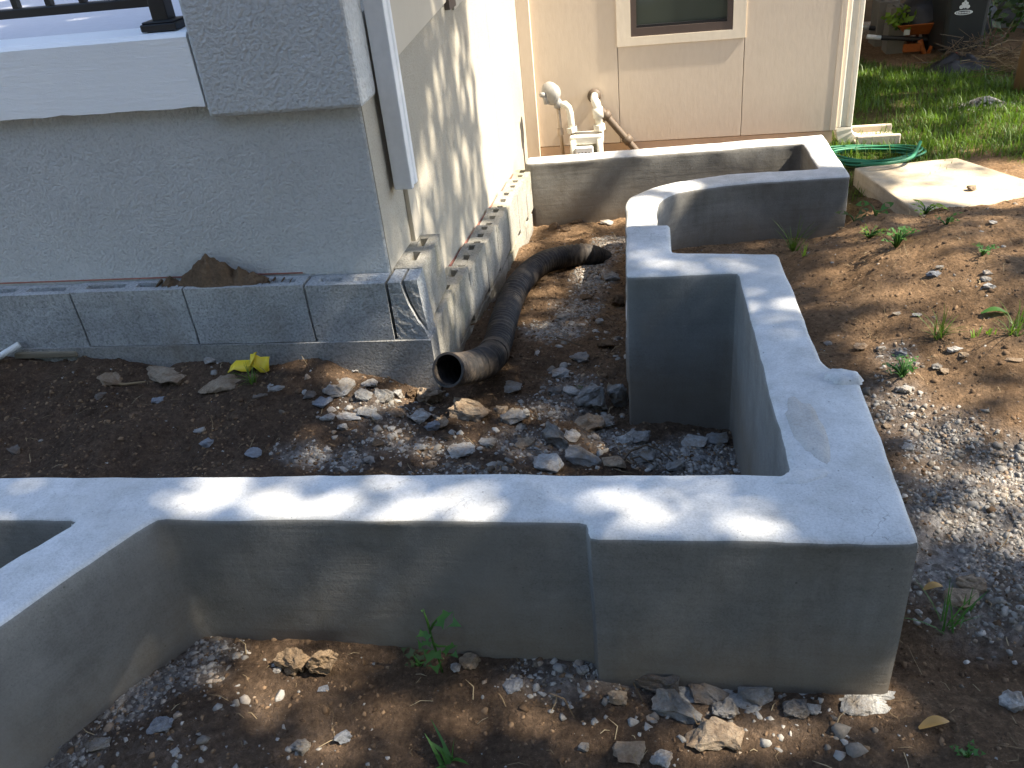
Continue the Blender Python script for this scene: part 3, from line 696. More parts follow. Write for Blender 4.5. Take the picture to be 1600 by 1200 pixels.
MB().tube([gy(865,155), gy(871,160), gy(872,168)], [.03,.026,.022], 10).build('regulator_foot', 'regulator_grey', gm, True)
MB().tube([gy(872,166), gy(876,205), gy(880,245)], .0105, 10).build('riser', 'pipe_tan', gm, True)
MB().tube([gy(875.2,201), gy(876.6,211)], .017, 8).build('coupling', 'pipe_tan', gm)
o0 = gy(930,160); 
MB().tube([Vector((o0.x-.012, YF-.004, o0.z)), Vector((o0.x-.008, GYm+.06, o0.z+.003)), gy(931,160), gy(934,170), gy(937,203)], [.022,.022,.025,.022,.02], 12).build('outlet_pipe', 'meter_cream', gm, True)
MB().tube([gy(933,168), gy(935.5,184)], .030, 12).build('coupling', 'meter_cream', gm, True)
MB().tube([gy(936,194), gy(937,203)], .033, 8).build('union_nut', 'meter_cream', gm)
MB().tube([Vector((o0.x-.013, YF-.012, o0.z)), Vector((o0.x-.013, YF-.001, o0.z))], .04, 16).build('wall_flange', 'pipe_brown', gm, True)
Yp = YF-.03
MB().tube([ony(936,168,Yp), ony(950,184,Yp), ony(994,235,Yp), ony(1000,243,Yp)], .020, 12).build('drain_pipe', 'pipe_brown', gm, True)
for q0, q1 in (((944,176),(950,184)), ((977,214),(984,222))):
    MB().tube([ony(*q0,Yp), ony(*q1,Yp)], .030, 10).build('coupling', 'pipe_brown', gm, True)

# ------------------------------------------------------------------ corrugated drain pipe
path = [(700,578,.055,-.03),(718,577,.056,0),(738,573,.058,0),(757,566,.06,0),(770,553,.062,0),(779,532,.064,0),(786,505,.066,0),(796,475,.068,0),(808,449,.07,0),(826,427,.07,0),(850,410,.07,0),(878,402,.065,0),(905,398,.055,0),(925,400,.03,0),(945,408,-.04,0),(956,414,-.10,0)]
pw_ = []
for px, py, lift, dy in path:
    d = ray(px, py); t = 1.
    while t < 9:
        p = Vector((0,0,CAMZ))+d*t
        if p.z < hz(p.x, p.y)+lift: break
        t += .005
    pw_.append(p.copy())
pw_[0] = ony(700,578,2.235); pw_[1] = ony(719,577,2.30); pw_[2] = ony(742,572,2.36); pw_[3] = ony(760,563,2.43)
# keep the line clear of the block faces
pw_ = [Vector((max(p.x, SX(p.y)+.10+.056) if i > 3 else p.x, p.y, p.z)) for i, p in enumerate(pw_)]
def catmull(P, n):
    out = []; P = [P[0]*2-P[1]]+P+[P[-1]*2-P[-2]]
    for i in range(1, len(P)-2):
        for k in range(n):
            t = k/n; a_, b_, c_, d_ = P[i-1], P[i], P[i+1], P[i+2]
            out.append(.5*((2*b_)+(c_-a_)*t+(2*a_-5*b_+4*c_-d_)*t*t+(3*b_-a_-3*c_+d_)*t**3))
    out.append(P[-2]); return out
pth = catmull(pw_, 10); 
# even spacing
fine = [pth[0]]; step = .0042
acc = 0
for p, q in zip(pth, pth[1:]):
    L = (q-p).length; t = step-acc
    while t <= L: fine.append(p.lerp(q, t/L)); t += step
    acc = L-(t-step)
pipe = empty('drain_pipe', (pw_[0].x, pw_[0].y, pw_[0].z-.06), label='black corrugated drain pipe lying in the trench with open mouth', cat='pipe')
rad = [.052+.0032*math.sin(i*2*math.pi/5) for i in range(len(fine))]; rad[0] = .054; rad[1] = .055
MB().tube(fine, rad, 24, caps=False).build('pipe_body', 'black_pipe', pipe, True)
nin = 120
MB().tube(fine[:nin], [.0495]+[.048+.003*math.sin(i*2*math.pi/5) for i in range(1, nin)], 24, caps=False).tube(fine[:2], [.0495, .052], 24, caps=False).build('pipe_lining', 'black_pipe', pipe, True)
ring_ = MB(); t0 = (fine[1]-fine[0]).normalized(); n0 = t0.orthogonal().normalized(); b0 = t0.cross(n0)
for k in range(24):
    a_ = 2*math.pi*k/24; dd = n0*math.cos(a_)+b0*math.sin(a_)
    ring_.v += [tuple(fine[0]+dd*.0555-t0*.002), tuple(fine[0]+dd*.0485-t0*.002), tuple(fine[0]+dd*.0485+t0*.006), tuple(fine[0]+dd*.0555+t0*.006)]
for k in range(24): ring_.f += [(k*4+j, k*4+(j+1)%4, ((k+1)%24)*4+(j+1)%4, ((k+1)%24)*4+j) for j in range(4)]
ring_.build('rim', 'black_pipe', pipe)
ci = next(i for i, p in enumerate(fine) if (p-pw_[4]).length < .03)
MB().tube(fine[ci:ci+16], [.058]*16, 24).build('coupling', 'black_pipe', pipe, True)

# ------------------------------------------------------------------ stones
def hull(dims, npts, seed, sub=0, amp=.0, flat=.75):
    r = random.Random(seed); bm = bmesh.new()
    for _ in range(npts):
        v_ = Vector((r.gauss(0,1), r.gauss(0,1), r.gauss(0,1))).normalized()
        k = max(abs(v_.x), abs(v_.y), abs(v_.z)); v_ = v_*(1-flat)+v_/k*flat*.8
        v_ *= r.uniform(.8, 1.05)
        bm.verts.new((v_.x*dims[0]/2, v_.y*dims[1]/2, v_.z*dims[2]/2))
    res = bmesh.ops.convex_hull(bm, input=bm.verts)
    bmesh.ops.delete(bm, geom=list({g for g in res['geom_interior']+res['geom_unused'] if isinstance(g, bmesh.types.BMVert)}), context='VERTS')
    for s_ in range(sub):
        bmesh.ops.subdivide_edges(bm, edges=bm.edges, cuts=1, use_grid_fill=True); 
        bmesh.ops.triangulate(bm, faces=bm.faces)
        bm.normal_update()
        for v_ in bm.verts:
            q = Vector(v_.co)*(9/max(dims))+Vector((seed*1.7, 0, 0))
            v_.co += v_.normal*(noise.noise(q)*amp+noise.noise(q*2.7)*amp*.5)*(1/(s_+1))*min(dims)
    bm.verts.index_update()
    V_ = [Vector(v_.co) for v_ in bm.verts]; F_ = [tuple(x.index for x in f_.verts) for f_ in bm.faces]; bm.free(); return V_, F_
rock_n = 0
def rock(px, py, wpx, hpx, mat, label, name='rock', cat='rock', tilt=(0,0), rot=None, flat=.75, asp=.8, bury=.4, group=None):
    """a chunk whose foot stands at pixel (px, py), about wpx wide and hpx tall in the picture"""
    global rock_n; rock_n += 1; r = random.Random(rock_n*31)
    p = at(px, py); d = (p-Vector((0,0,CAMZ))).length; s = d/FPX
    wd = wpx*s*1.12; look = math.asin((CAMZ-p.z)/d)
    dep = wd*asp; hh = max(hpx*s-dep*math.sin(look), hpx*s*.35)/math.cos(look)
    hh = hh/(1-bury*.5)
    V_, F_ = hull((wd, dep, hh), 22, rock_n*7+1, 3 if wpx > 30 else 2, .16, flat)
    R_ = Matrix.Rotation(rot if rot is not None else r.uniform(-.35,.35), 3, 'Z') @ Matrix.Rotation(tilt[0], 3, 'X') @ Matrix.Rotation(tilt[1], 3, 'Y')
    V_ = [R_ @ v_ for v_ in V_]; zmin = min(v_.z for v_ in V_); zmax = max(v_.z for v_ in V_)
    up = -zmin-(zmax-zmin)*bury*.5
    return mk(name, [v_+p+Vector((0, dep*.3, up)) for v_ in V_], F_, mat, None, False, label=label, cat=cat, group=group)
rock(250,600,95,36,'rock_tan','flat brownish concrete slab chunk below the second block from the corner',flat=.9,asp=.5)
rock(340,614,76,34,'rock_tan','jagged tan concrete chunk just left of the yellow plastic',asp=.6)
rock(325,570,22,16,'rock_pale','small white stone against the block footing left of yellow plastic')
rock(170,604,36,22,'rock_tan','small tan wedge stone left of the flat brownish slab',tilt=(.2,.4))
rock(394,716,28,20,'rock_slate','smooth oval slate stone close behind the front planter wall',flat=.3)
rock(322,700,20,18,'rock_slate','square slate chip behind the planter wall left of the oval stone',flat=.95)
rock(310,680,20,12,'rock_grey','small pale grey pebble above the square slate chip',flat=.3)
rock(246,630,24,11,'rock_slate','long slate chip lying below the flat brownish slab',flat=.9)
rock(153,626,22,15,'rock_dark','dark rounded stone in the bare soil at left',flat=.4)
rock(22,712,22,17,'rock_dark','dark angular stone by the wall at the far left')
rock(525,622,60,38,'rock_grey','large rounded grey concrete chunk at the foot of the corner footing',asp=.7)
rock(497,637,46,20,'rock_slate','flat slate slab tucked under the large rounded grey chunk',flat=.9)
rock(567,626,30,18,'rock_grey','thin grey shard leaning right of the large rounded chunk',flat=.9,tilt=(.3,.3))
rock(598,632,34,26,'rock_grey','upright square grey shard left of the brown lump',flat=.95,tilt=(.5,.2))
rock(575,608,30,20,'rock_pale','pale broken stone above the thin grey shard')
rock(556,584,14,11,'rock_pale','round white pebble beside the corner footing',flat=.3)
rock(612,592,36,14,'rock_tan','flat tan shard lying against the block corner footing',flat=.9,tilt=(.2,.1))
rock(645,625,22,26,'clod','brown soil lump left of the leaning tan slab')
rock(622,624,14,18,'rock_pale','small white stone left of the brown soil lump')
rock(545,660,52,18,'rock_pale','long pale plank shaped concrete shard in the sunlit rubble',flat=.95,asp=.4)
rock(518,644,18,14,'rock_pale','pale cube stone above the left end of the long pale shard')
rock(512,660,28,18,'rock_pale','whitish rough stone at the left end of the long pale shard')
rock(572,652,36,16,'rock_grey','grey shard behind the right end of the long pale shard',flat=.9)
rock(535,675,18,16,'rock_pale','tan pebble below the long pale shard')
rock(611,676,15,13,'rock_pale','white angular pebble left of two by the dry grass')
rock(622,680,14,10,'rock_pale','white flat pebble right of two by the dry grass')
rock(672,632,46,38,'rock_tan','narrow tan slab leaning in front of the pipe mouth',flat=.9,tilt=(.5,.5),asp=.5)
rock(737,658,78,48,'rock_tan','big tan slab lying in front of the drain pipe mouth',flat=.8,tilt=(.15,0),asp=.6)
rock(655,660,40,30,'rock_pale','rough whitish chunk left of the big tan slab',flat=.5)
rock(675,672,26,22,'rock_slate','blue grey chunk touching the rough whitish chunk',flat=.6)
rock(690,672,30,20,'rock_tan','tan splinter stone right of the blue grey chunk',flat=.9,tilt=(.2,-.5))
rock(800,664,46,30,'rock_grey','grey angular chunk right of the big tan slab')
rock(783,650,24,22,'rock_tan','tan chunk wedged between big tan slab and grey chunk')
rock(795,614,46,18,'rock_grey','flat grey slab under the drain pipe bend',flat=.95)
rock(722,718,52,24,'rock_pale','whitish rough chunk near the middle of the front wall')
rock(578,726,20,18,'rock_grey','grey stone behind the front wall below the rubble')
rock(673,732,22,14,'rock_tan','orange tan stone in sun behind the front wall')
rock(655,706,22,16,'rock_grey','grey crumbly chunk left of the whitish rough chunk')
rock(875,590,30,22,'rock_pale','white topped dark stone alone in the trench')
rock(892,618,30,20,'rock_pale','white speckled stone beside the tall angular rubble')
rock(868,616,28,14,'rock_dark','flat dark brown stone left of the white speckled stone',flat=.9)
rock(925,640,56,52,'rock_grey','tall angular grey rubble block near the planter stub',flat=.85,tilt=(.1,.3),asp=.6)
rock(965,640,32,54,'rock_grey','upright grey rubble piece against the planter stub',flat=.8,tilt=(.1,-.2),asp=.7)
rock(921,674,54,40,'rock_tan','tan and white rounded rubble block in front of the tall one',flat=.5,asp=.7)
rock(893,690,34,18,'rock_pale','white crumbly stone below the tan and white block')
rock(870,700,66,40,'rock_grey','long grey rubble slab lying diagonally, left half',flat=.9,asp=.4,tilt=(0,.45),rot=-.5)
rock(915,728,70,32,'rock_grey','long grey rubble slab lying diagonally, right half by the wall',flat=.9,asp=.5,tilt=(0,.15),rot=-.35)
rock(856,738,54,30,'rock_pale','pale rough chunk against the front wall below the diagonal slab')
rock(996,694,42,34,'rock_grey','square grey rubble block at the stub wall corner',flat=.9)
rock(976,694,26,26,'rock_pale','pale rubble piece left of the square grey block')
rock(1120,694,40,14,'rock_grey','flat grey shard along the bottom of the planter return',flat=.9)
rock(1085,700,44,14,'rock_pale','flat pale shard on the gravel inside the planter corner',flat=.9)
rock(822,654,14,20,'rock_pale','bluish white chunk at the right end of the grey angular chunk')
rock(812,672,20,16,'rock_grey','small grey stone below the grey angular chunk')
rock(866,360,22,15,'clod','tan soil lump at the foot of the far wall')
rock(886,363,20,11,'clod','flatter soil lump right of the tan one at the far wall')
rock(937,507,14,12,'rock_pale','white pebble right of the gravel heap in the trench')
rock(965,480,24,28,'clod','orange brown soil lump against the planter stub')
for k, (px, py, w_, h_, mt, lb) in enumerate([
  (905,565,34,22,'rock_grey','grey broken piece in the trench above the white speckled stone'),(945,545,30,22,'clod','brown soil clod beside the stub wall middle'),
  (915,470,26,16,'clod','reddish clod in the trench right of the pipe'),(880,500,22,14,'rock_grey','grey stone on the far side of the gravel heap'),
  (955,440,26,20,'rock_grey','grey piece against the stub wall near the pipe end'),(845,440,22,14,'clod','clod lying beside the middle of the drain pipe'),
  (900,350,24,14,'clod','low soil clod at the foot of the far wall centre'),(948,352,22,12,'rock_pale','pale stone at the foot of the far wall by the curve'),
  (760,700,30,18,'rock_grey','grey lump right of the whitish rough chunk by the front wall'),(820,700,34,22,'rock_tan','tan lump left of the diagonal slab'),
  (945,668,34,30,'rock_pale','pale block between the tan and white block and the stub'),(1010,722,40,26,'rock_grey','grey piece half under the curved twig'),
  (1055,735,36,22,'rock_grey','grey chunk on gravel close to the front wall corner'),(960,735,40,22,'rock_tan','tan grey piece against the front wall under the twig'),
  (700,690,26,16,'clod','soil clod below the big tan slab'),(620,655,30,20,'rock_tan','tan shard right of the long pale shard'),
  (480,625,26,18,'rock_dark','dark stone left of the large rounded grey chunk'),(430,612,34,16,'rock_grey','grey flat piece right of the yellow plastic'),
  (405,625,26,14,'rock_dark','dark flat piece below the yellow plastic grass'),(590,700,22,14,'clod','brown clod left of the grey crumbly chunk')]):
    rock(px, py, w_, h_, mt, lb, cat='clod' if mt == 'clod' else 'rock', name='soil_clod' if mt == 'clod' else 'rock', flat=.7)
# foreground
rock(458,1054,54,50,'dry_clod','dark faced soil clod in the sun patch before the wall, left one',name='soil_clod',cat='clod',bury=.1,asp=.6)
rock(503,1060,46,56,'dry_clod','rounded sunlit soil clod right of the dark faced clod',name='soil_clod',cat='clod',flat=.5,bury=.1,asp=.7)
rock(433,1052,14,12,'rock_pale','white pebble left of the two soil clods')
rock(245,1145,36,26,'rock_slate','blue slate stone on the soil by the slanted wall',flat=.6)
rock(537,1163,24,28,'rock_slate','upright grey slate stone in the foreground soil',flat=.8)
rock(465,1180,32,28,'rock_grey','grey faceted stone near the bottom edge',flat=.5)
rock(505,1085,18,10,'rock_slate','small slate chip below the sunlit clods')
rock(155,1180,32,22,'rock_grey','grey stone in the gravel at bottom left')
rock(85,1175,24,18,'rock_grey','rounded grey stone against the slanted wall foot')
rock(48,1172,22,16,'rock_dark','dark stone against the slanted wall foot',flat=.4)
rock(1028,1086,84,52,'rock_dark','big domed dark grey rock against the planter corner',flat=.45,asp=.6)
rock(1055,1120,92,36,'rock_grey','white speckled flat chunk in front of the domed dark rock',flat=.85,asp=.5)
rock(965,1104,30,32,'rock_tan','reddish brown angular stone left of the domed rock',flat=.9)
rock(938,1060,18,12,'rock_pale','white chip left of the reddish brown stone')
rock(912,1055,18,14,'rock_pale','white pebble at the step in the front wall')
rock(1135,1125,40,34,'rock_grey','round grey stone right of the speckled chunk',flat=.3)
rock(1110,1098,60,22,'rock_dark','long dark stone wedged under the planter corner',flat=.7)
rock(1180,1105,56,26,'rock_grey','pale edged stone under the middle of the planter corner')
rock(1245,1125,44,26,'rock_dark','dark angular stone under the planter corner')
rock(1270,1120,24,14,'rock_pale','white chip right of the dark angular stone')
rock(1340,1118,46,18,'rock_grey','mortar crusted stone at the right foot of the corner')
rock(1118,1170,84,40,'rock_tan','flat tan stone half in sun in the foreground',flat=.85,asp=.6)
rock(985,1198,56,16,'rock_tan','tan stone cut by the bottom edge')
rock(1035,1198,34,16,'rock_pale','white flat stone at the bottom edge',flat=.9)
rock(912,1178,18,14,'rock_grey','grey pebble in the soil left of the flat tan stone')
rock(800,1082,36,16,'rock_slate','slate chip in the soil below the sapling',flat=.9)
rock(732,1045,34,26,'rock_tan','brown rounded stone right of the sapling stem',flat=.5)
rock(712,1052,20,16,'rock_pale','whitish pebble at the sapling foot')
rock(1585,1115,36,30,'rock_pale','pale rounded stone at the right edge',flat=.4)
rock(1506,955,50,26,'rock_tan','tan flat stone in the gravel strip',flat=.8)
rock(1525,925,44,22,'rock_tan','grey tan stone just above the tan flat stone',flat=.7)
# on the mound
rock(1495,556,24,16,'rock_pale','white stone alone on the sunlit mound slope')
rock(1507,562,16,10,'rock_tan','tan pebble touching the white stone on the mound')
rock(1412,617,22,18,'rock_pale','whitish stone above the gravel strip',flat=.5)
rock(1464,580,16,14,'rock_grey','grey pebble below the grass tuft on the mound',flat=.4)
rock(1476,586,14,14,'rock_tan','tan pebble next to the grey one on the mound')
rock(1585,566,24,10,'rock_tan','flat tan stone at right on the mound slope')
rock(1460,436,20,14,'rock_slate','slate stone on the shaded middle of the mound')
rock(1470,420,14,8,'rock_grey','grey flake above the slate stone on the mound')
rock(1547,452,18,12,'rock_pale','white pointed stone on the right of the mound',flat=.9)
rock(1542,440,16,10,'rock_grey','grey stone just above the white pointed stone')
rock(1545,430,14,10,'rock_pale','tan white stone above the grey stone on the mound')
rock(1402,494,14,9,'rock_grey','left pebble of the pair in shade on the mound')
rock(1434,496,14,9,'rock_grey','right pebble of the pair in shade on the mound')
rock(1552,352,12,8,'rock_pale','white pebble near the top of the mound')
rock(1294,540,14,9,'rock_grey','slate pebble beside the planter outer edge')
rock(1348,548,24,14,'rock_tan','tan stone beside the planter outer edge')
rock(1377,550,14,12,'rock_pale','white pebble right of the tan stone by the planter')
rock(1420,705,22,16,'rock_pale','pale stone low beside the planter corner')
rock(1408,560,18,16,'rock_slate','slate stone left of the leafy weed on the mound')
rock(1387,670,18,10,'rock_tan','flat pale stone near the planter outer edge')

# ------------------------------------------------------------------ loose gravel, crumbs and straw
def templates(n, npts, sub=0, amp=0):
    T = []
    for i in range(n):
        V_, F_ = hull((1, rnd.uniform(.65, 1), rnd.uniform(.45, .8)), npts, 900+i, sub, amp, .5)
        F3 = []
        for f_ in F_:
            for k in range(1, len(f_)-1): F3.append((f_[0], f_[k], f_[k+1]))
        T.append((np.array([tuple(v_) for v_ in V_]), np.array(F3)))
    return T
TPL = templates(10, 13)
def scatter(name, P, S, mat, sink=.38, **tags):
    Vs = []; Fs = []; base = 0
    for k, (V_, F_) in enumerate(TPL):
        ii = np.arange(k, len(P), len(TPL)); n = len(ii)
        if not n: continue
        a_ = npr.uniform(0, 2*np.pi, n); t_ = npr.uniform(-.6, .6, (n, 2)); s_ = S[ii][:, None]
        v_ = V_[None]*np.ones((n, 1, 1)); x, y, z = v_[..., 0], v_[..., 1], v_[..., 2]
        y, z = y*np.cos(t_[:, :1])-z*np.sin(t_[:, :1]), y*np.sin(t_[:, :1])+z*np.cos(t_[:, :1])
        x, z = x*np.cos(t_[:, 1:])-z*np.sin(t_[:, 1:]), x*np.sin(t_[:, 1:])+z*np.cos(t_[:, 1:])
        x, y = x*np.cos(a_)[:, None]-y*np.sin(a_)[:, None], x*np.sin(a_)[:, None]+y*np.cos(a_)[:, None]
        w_ = np.stack([x*s_+P[ii][:, :1], y*s_+P[ii][:, 1:2], z*s_+P[ii][:, 2:3]+s_*(.3-sink)], -1)
        Vs.append(w_.reshape(-1, 3)); Fs.append((F_[None]+(np.arange(n)*len(V_))[:, None, None]+base).reshape(-1, 3)); base += n*len(V_)
    return npmesh(name, np.concatenate(Vs), np.concatenate(Fs), mat, **tags)
def randpts(n, x0, x1, y0, y1, keep):
    x = npr.uniform(x0, x1, n); y = npr.uniform(y0, y1, n); k = keep(x, y) > npr.random(n); return x[k], y[k]
def inframe(x, y):     # only where the lens can see: saves geometry
    z = .0-CAMZ; dx_, dy_, dz_ = x, y, z
    cz = dx_*FW.x+dy_*FW.y+dz_*FW.z; u_ = (dx_*RT.x+dy_*RT.y+dz_*RT.z)/cz; v_ = (dx_*UP.x+dy_*UP.y+dz_*UP.z)/cz
    return ((np.abs(u_) < .75) & (np.abs(v_) < .62)).astype(float)
def bury_ok(x, y):     # keep clear of lawn and of the slab
    return (1-lawn_mask(x, y))
def ragged(x, y): return np.clip(np.array([.62+.9*noise.noise((a_*7, b_*7, 2))+.6*noise.noise((a_*19, b_*19, 5)) for a_, b_ in zip(x, y)]), .04, 1)
x, y = randpts(420000, -2.3, 2.4, .7, 4.3, lambda x, y: np.clip(gmask(x, y)*1.2, 0, 1)*inframe(x, y)*bury_ok(x, y)*ragged(x, y)); z = np.array([hz(a_, b_) for a_, b_ in zip(x, y)])
S = npr.gamma(1.9, .0044, len(x))+.0045; print('GRAVEL', len(x))
scatter('gravel', np.stack([x, y, z], -1), np.clip(S, .004, .036), 'pebble', kind='stuff', label='loose blue grey crushed gravel around the planter walls', cat='gravel')
x, y = randpts(13000, -2.6, 2.6, .5, 4.7, lambda x, y: .30*inframe(x, y)*bury_ok(x, y)); z = np.array([hz(a_, b_) for a_, b_ in zip(x, y)])
S = npr.gamma(2.0, .0028, len(x))+.003
scatter('scattered_pebbles', np.stack([x, y, z], -1), np.clip(S, .003, .026), 'pebble', kind='stuff', label='small pebbles scattered thinly over the bare soil', cat='pebbles')
x, y = randpts(80000, -2.4, 2.5, .6, 4.4, lambda x, y: (.45+.4*inside(x, y))*inframe(x, y)*bury_ok(x, y)); z = np.array([hz(a_, b_) for a_, b_ in zip(x, y)])
S = npr.gamma(1.6, .0040, len(x))+.0035; print('CRUMB', len(x))
scatter('soil_crumbs', np.stack([x, y, z], -1), np.clip(S, .003, .032), 'crumb', kind='stuff', label='crumbs and small clods of brown soil on the ground', cat='soil')
RUB = [(at(*q), r_, k) for q, r_, k in [((545,640),.13,.9),((600,610),.12,.9),((660,640),.12,.9),((520,610),.09,.7),((700,660),.1,.7),((800,665),.12,.8),((870,625),.1,.8),((930,640),.1,.9),((960,680),.12,1),((900,690),.12,1),((860,720),.1,.8),((960,720),.12,.9),((450,1050),.08,.6),((1000,1095),.12,.8),((1150,1115),.15,.8),((1280,1120),.12,.7),((890,1065),.1,.8),((250,590),.08,.4),((330,605),.08,.4),((940,560),.1,.5),((900,500),.12,.8),((930,440),.1,.7),((880,560),.12,.7),((950,530),.08,.8),((760,690),.2,.6),((640,680),.15,.6),((470,660),.12,.4),((560,690),.15,.5),((1390,640),.08,.7),((1320,550),.05,.7)]]
def rmask(x, y):
    g = np.zeros(len(x))
    for p, r_, k in RUB: g = np.maximum(g, k*np.clip(1.5-1.5*np.hypot(x-p.x, y-p.y)/r_*.8, 0, 1))
    return g
x, y = randpts(16000, -2.0, 1.2, .9, 3.6, lambda x, y: .36*rmask(x, y)*inframe(x, y)); z = np.array([hz(a_, b_) for a_, b_ in zip(x, y)])
scatter('rubble_chips', np.stack([x, y, z], -1), np.clip(npr.gamma(2.4, .0085, len(x))+.006, .006, .055), 'pebble', kind='stuff', label='broken concrete chips lying between the larger rubble pieces', cat='rubble')
def strips(name, P, L, W, mat, up=.25, **tags):
    n = len(P); a_ = npr.uniform(0, 2*np.pi, n); e = npr.normal(0, up, n)
    d = np.stack([np.cos(a_)*np.cos(e), np.sin(a_)*np.cos(e), np.abs(np.sin(e))], -1); s_ = np.stack([-np.sin(a_), np.cos(a_), np.zeros(n)], -1)
    bend = npr.normal(0, .15, n)[:, None]*s_*L[:, None]
    p0 = P; p1 = P+d*L[:, None]*.5+bend+np.array([0, 0, .004]); p2 = P+d*L[:, None]
    V_ = np.stack([p0-s_*W[:, None], p0+s_*W[:, None], p1+s_*W[:, None], p1-s_*W[:, None], p2+s_*W[:, None]*.4, p2-s_*W[:, None]*.4], 1)
    b_ = (np.arange(n)*6)[:, None]; F_ = np.concatenate([b_+np.array([0,1,2,3]), b_+np.array([3,2,4,5])])
    return npmesh(name, V_.reshape(-1, 3), F_, mat, **tags)
x, y = randpts(5200, -2.3, 2.6, .5, 4.6, lambda x, y: .6*inframe(x, y)*bury_ok(x, y)); z = np.array([hz(a_, b_)+.002 for a_, b_ in zip(x, y)])
strips('straw_bits', np.stack([x, y, z], -1), npr.gamma(2, .011, len(x))+.010, npr.uniform(.0004, .0011, len(x)), 'straw', kind='stuff', label='dry straw and plant bits littering the soil', cat='straw')

# ------------------------------------------------------------------ litter on the soil
p = at(12, 552); d_ = (at(30, 545)-p)
MB().tube([onz(-25, 572, .17), onz(30, 538, .215)], .011, 12).build('plastic_pipe', 'white_plastic', None, True, label='white plastic pipe end poking in at the left edge', cat='pipe')
p = at(85, 556)+Vector((0, -.03, .012))
v_ = [(-.12,-.018,0),(.12,-.012,0),(.125,.02,0),(-.11,.025,0),(-.115,-.015,.022),(.12,-.01,.02),(.12,.018,.024),(-.11,.022,.026)]
mk('wood_offcut', [Vector(q)+p for q in v_], [(0,3,2,1),(4,5,6,7),(0,1,5,4),(1,2,6,5),(2,3,7,6),(3,0,4,7)], 'old_wood', None, False, .004, label='weathered wood offcut lying against the blocks at left', cat='wood')
p = at(205, 604)
MB().tube([p+Vector((-.055,0,.01)), p+Vector((-.02,.0,.006)), p+Vector((.055,.005,.012))], [.006,.005,.003], 6).build('stick', 'straw', None, label='pale bent stick below the flat brownish slab', cat='stick')
# yellow plastic: three crumpled flaps
p = at(395, 584); v_ = []; f_ = []
for k, (ox, oz, w_, h_, an, ti) in enumerate([(-.035,.012,.10,.035,.35,.5),(.03,.02,.07,.045,-.3,.9),(.0,.03,.06,.03,.9,.2)]):
    for i in range(5):
        for j in range(3):
            u_, q = (i/4-.5)*w_, (j/2-.5)*h_; zc = .008*math.sin(i*1.7+k)+.006*math.cos(j*2+i)
            v_.append((p.x+ox+u_*math.cos(an), p.y+.01+u_*.3*math.sin(an)+q*math.cos(ti), p.z+oz+.01+u_*math.sin(an)*.6+q*math.sin(ti)+zc))
    f_ += [(k*15+i*3+j, k*15+i*3+3+j, k*15+i*3+4+j, k*15+i*3+1+j) for i in range(4) for j in range(2)]
yp = mk('yellow_plastic', v_, f_, 'yellow_plastic', None, True, label='crumpled yellow plastic scrap lying by the block wall', cat='plastic scrap')
sm = yp.modifiers.new('solid', 'SOLIDIFY'); sm.thickness = .003
p = onz(510, 424, ZB); MB().tube([p+Vector((-.018,0,.008)), p+Vector((.0,.004,.011)), p+Vector((.018,0,.008))], [.006,.009,.005], 8).build('blue_scrap', 'blue_plastic', None, True, label='small dark blue scrap on the block course top', cat='plastic scrap')
# soil heaped on the block course against the wall
def heap(name, c, rx, ry, h, mat, seed, peak=0., rough_=.25, n=28, m_=10, **tags):
    V_ = [(c[0]+peak, c[1], c[2]+h)]; F_ = []
    for j in range(1, m_+1):
        f0 = j/m_
        for i in range(n):
            a_ = 2*math.pi*i/n; q = 1+.35*noise.noise((math.cos(a_)*1.5+seed, math.sin(a_)*1.5, seed))
            x, y = math.cos(a_)*rx*q*f0, math.sin(a_)*ry*q*f0
            zz = h*(1-f0**1.8)*(1+rough_*noise.noise((x*30/rx*.1+seed, y*30/ry*.1, 3)))+h*.16*noise.noise((x*45, y*45, seed))*(1-f0*.6)-.004*(j == m_)
            V_.append((c[0]+x+peak*(1-f0), c[1]+y, c[2]+zz))
    F_ += [(0, 1+i, 1+(i+1)%n) for i in range(n)]
    for j in range(m_-1): F_ += [(1+j*n+i, 1+j*n+n+i, 1+j*n+n+(i+1)%n, 1+j*n+(i+1)%n) for i in range(n)]
    return mk(name, V_, F_, mat, None, True, **tags)
sh = empty('soil_heap', (-1.42, HY-.04, ZB), label='pile of crumbly brown soil on the blocks against the stucco', cat='soil heap')
p = onz(345, 438, ZB)
def crag(c, rx, ry, h, seed, n=40, m_=16):
    V_ = [(c[0], c[1], c[2]+h)]; F_ = []
    for j in range(1, m_+1):
        f0 = j/m_
        for i in range(n):
            a_ = 2*math.pi*i/n; q = 1+.3*noise.noise((math.cos(a_)*1.6+seed, math.sin(a_)*1.6, seed))
            x, y = math.cos(a_)*rx*q*f0, math.sin(a_)*ry*q*f0; nn = noise.noise((x*28, y*28, seed))+.6*noise.noise((x*75, y*75, seed+3))
            V_.append((c[0]+x*(1+.08*nn), c[1]+y, c[2]+max(-.006, h*(1-f0**1.25)**1.1*(1+.22*nn)+.012*nn*(1-f0**3))))
    F_ += [(0, 1+i, 1+(i+1)%n) for i in range(n)]
    for j in range(m_-1): F_ += [(1+j*n+i, 1+j*n+n+i, 1+j*n+n+(i+1)%n, 1+j*n+(i+1)%n) for i in range(n)]
    return V_, F_
mk('soil_mass', *crag((p.x-.02, HY-.035, ZB-.004), .135, .045, .10, 4), 'clod', sh)
mk('soil_mass', *crag((p.x+.09, HY-.038, ZB-.004), .09, .042, .05, 7), 'clod', sh)
mk('soil_mass', *crag((p.x-.17, HY-.035, ZB-.004), .035, .03, .028, 8), 'clod', sh)
r = random.Random(8)
